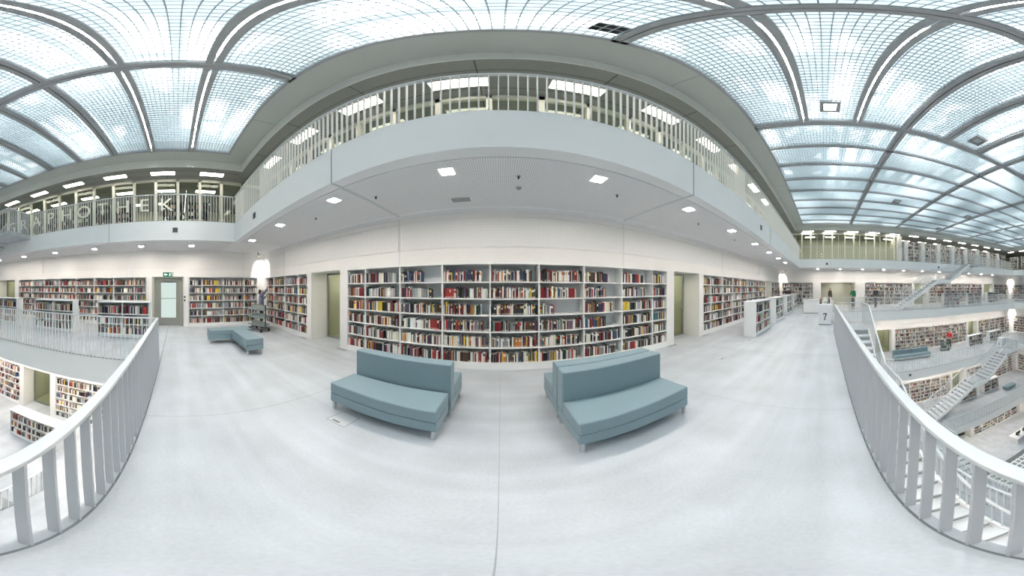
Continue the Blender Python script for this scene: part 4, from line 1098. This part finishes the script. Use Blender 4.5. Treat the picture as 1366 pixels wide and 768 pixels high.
# lowest floor: glass-block light well, desk with screens
lw = empty('floor_skylight', (4.75, -9.5, -3*ST), 0, label='square glass-block light well with dark rim in the lowest floor', cat='floor light')
MB().box(-2.95, 2.95, -2.95, 2.95, 0, .06).build('rim', 'rail_edge', lw); gm = mat('glass_block', (.5, .5, .5), .35); nt = gm.node_tree
br = nt.nodes.new('ShaderNodeTexBrick'); br.offset = 0; br.inputs['Scale'].default_value = 1; br.inputs['Brick Width'].default_value = .355; br.inputs['Row Height'].default_value = .355; br.inputs['Mortar Size'].default_value = .06
br.inputs['Color1'].default_value = (.22, .25, .26, 1); br.inputs['Color2'].default_value = (.28, .31, .32, 1); br.inputs['Mortar'].default_value = (.82, .84, .84, 1)
tc = nt.nodes.new('ShaderNodeTexCoord'); nt.links.new(tc.outputs['Object'], br.inputs['Vector']); nt.links.new(br.outputs['Color'], nt.nodes['Principled BSDF'].inputs['Base Color'])
MB().box(-2.6, 2.6, -2.6, 2.6, .06, .10).build('slab', 'glass_block', lw)
for k, (x, y) in enumerate(((8.75, -12.3), (8.75, -14.6))):
    d = empty('desk', (x, y, -3*ST), R(90), label='white reading desk with screens on the lowest floor, %s' % ('nearer one' if k == 0 else 'farther one'), cat='desk')
    MB().box(-.9, .9, -.4, .4, .70, .74).build('desk_top', 'shelf_white', d, bevel=.004)
    for sx in (-.85, .85): MB().box(sx - .03, sx + .03, -.35, .35, 0, .70).build('leg', 'shelf_white', d)
    for sx in (-.4, .4):
        m = empty('computer_screen', (x - .05, y + sx, -2.25*ST if False else -3*ST + .74), R(90), label='dark computer screen on the %s reading desk, %s side' % ('nearer' if k == 0 else 'farther', 'left' if sx < 0 else 'right'), cat='screen')
        MB().box(-.11, .11, -.08, .08, 0, .012).build('foot', 'trolley_metal', m); MB().box(-.02, .02, -.01, .01, .012, .16).build('post', 'trolley_metal', m); MB().box(-.25, .25, -.02, .02, .12, .44).build('panel', 'black', m, bevel=.006)
# fittings hanging in the skylight
def sky_lamp(x, y, label, glow=True):
    v = empty('skylight_lamp', (x, y, ZS + .04), 0, label=label, cat='light', group='square lamps set in the skylight')
    f = MB(); w = .22
    f.box(-w, w, -w, -w + .09, -.06, .02); f.box(-w, w, w - .09, w, -.06, .02); f.box(-w, -w + .09, -w + .09, w - .09, -.06, .02); f.box(w - .09, w, -w + .09, w - .09, -.06, .02); f.build('frame', 'steel_plate', v)
    MB().box(-w + .09, w - .09, -w + .09, w - .09, -.03, -.02).build('lens', 'spot_glow' if glow else 'louvre', v)
    MB().box(-.24, .24, -.01, .01, .02, .04).build('bracket', 'beam_grey', v)
sky_lamp(4.35, -.12, 'bright square lamp set in the skylight at upper right')
for (px, py, lb) in ((1304, 188, 'square lamp in the skylight near the right edge'), (1196, 269, 'small square lamp in the skylight above the staircase'), (1291, 289, 'farther small square lamp in the skylight on the right'), (1252, 305, 'farthest square lamp in the skylight')):
    a = R((px - 667.7)/4.8); e = R((384 - py)/4.8); r = (ZS - EYE)/math.tan(e); sky_lamp(r*math.sin(a), r*math.cos(a), lb, False)
v = empty('ceiling_loudspeaker', (.86, 1.48, ZS + .035), R(4), label='black grid of six squares set in the skylight above the upper balustrade', cat='loudspeaker')
MB().box(-.16, .16, -.10, .10, 0, .03).build('frame', 'louvre', v)
for i in range(3):
    for j in range(2): MB().box(-.15 + .105*i, -.15 + .105*i + .08, -.09 + .10*j, -.09 + .10*j + .08, -.012, 0).build('cone_panel', 'black', v)

me = bpy.data.meshes.new('books'); me.from_pydata(MASS['v'], [], MASS['f']); me.materials.append(M['book_mass'])
ca = me.attributes.new('cover', 'FLOAT_COLOR', 'FACE')
flat = []
for c in MASS['c']: flat += [*c, 1.0]
ca.data.foreach_set('color', flat)
bo = bpy.data.objects.new('books', me); C.objects.link(bo)
tag(bo, 'mixed coloured books packed on all the other shelves around the hall and upper gallery', 'books', kind='stuff')

# ------------------------------------------------------------------ light, world, camera
w = bpy.data.worlds.new('world'); SC.world = w; w.use_nodes = True
w.node_tree.nodes['Background'].inputs[0].default_value = (.9, .95, 1, 1); w.node_tree.nodes['Background'].inputs[1].default_value = .5
cam = bpy.data.cameras.new('camera'); co = bpy.data.objects.new('camera', cam); C.objects.link(co); SC.camera = co
co.location = (0, 0, EYE); co.rotation_euler = (R(90), 0, 0)
cam.type = 'PANO'; SC.render.engine = 'CYCLES'
K = 4.8
cam.panorama_type = 'EQUIRECTANGULAR'
cam.longitude_min = R(-667.7/K); cam.longitude_max = R((1366 - 667.7)/K)
cam.latitude_min = R(-384/K); cam.latitude_max = R(384/K)
cam.clip_end = 200
SC.cycles.max_bounces = 8; SC.cycles.diffuse_bounces = 5; SC.cycles.glossy_bounces = 3; SC.cycles.transparent_max_bounces = 8
SC.cycles.caustics_reflective = False; SC.cycles.caustics_refractive = False
SC.cycles.sample_clamp_indirect = 6
SC.cycles.use_denoising = True
vs = SC.view_settings; SC.display_settings.display_device = 'sRGB'
vs.view_transform = 'Standard'; vs.look = 'None'; vs.gamma = 1; vs.use_curve_mapping = False; vs.exposure = 0.82
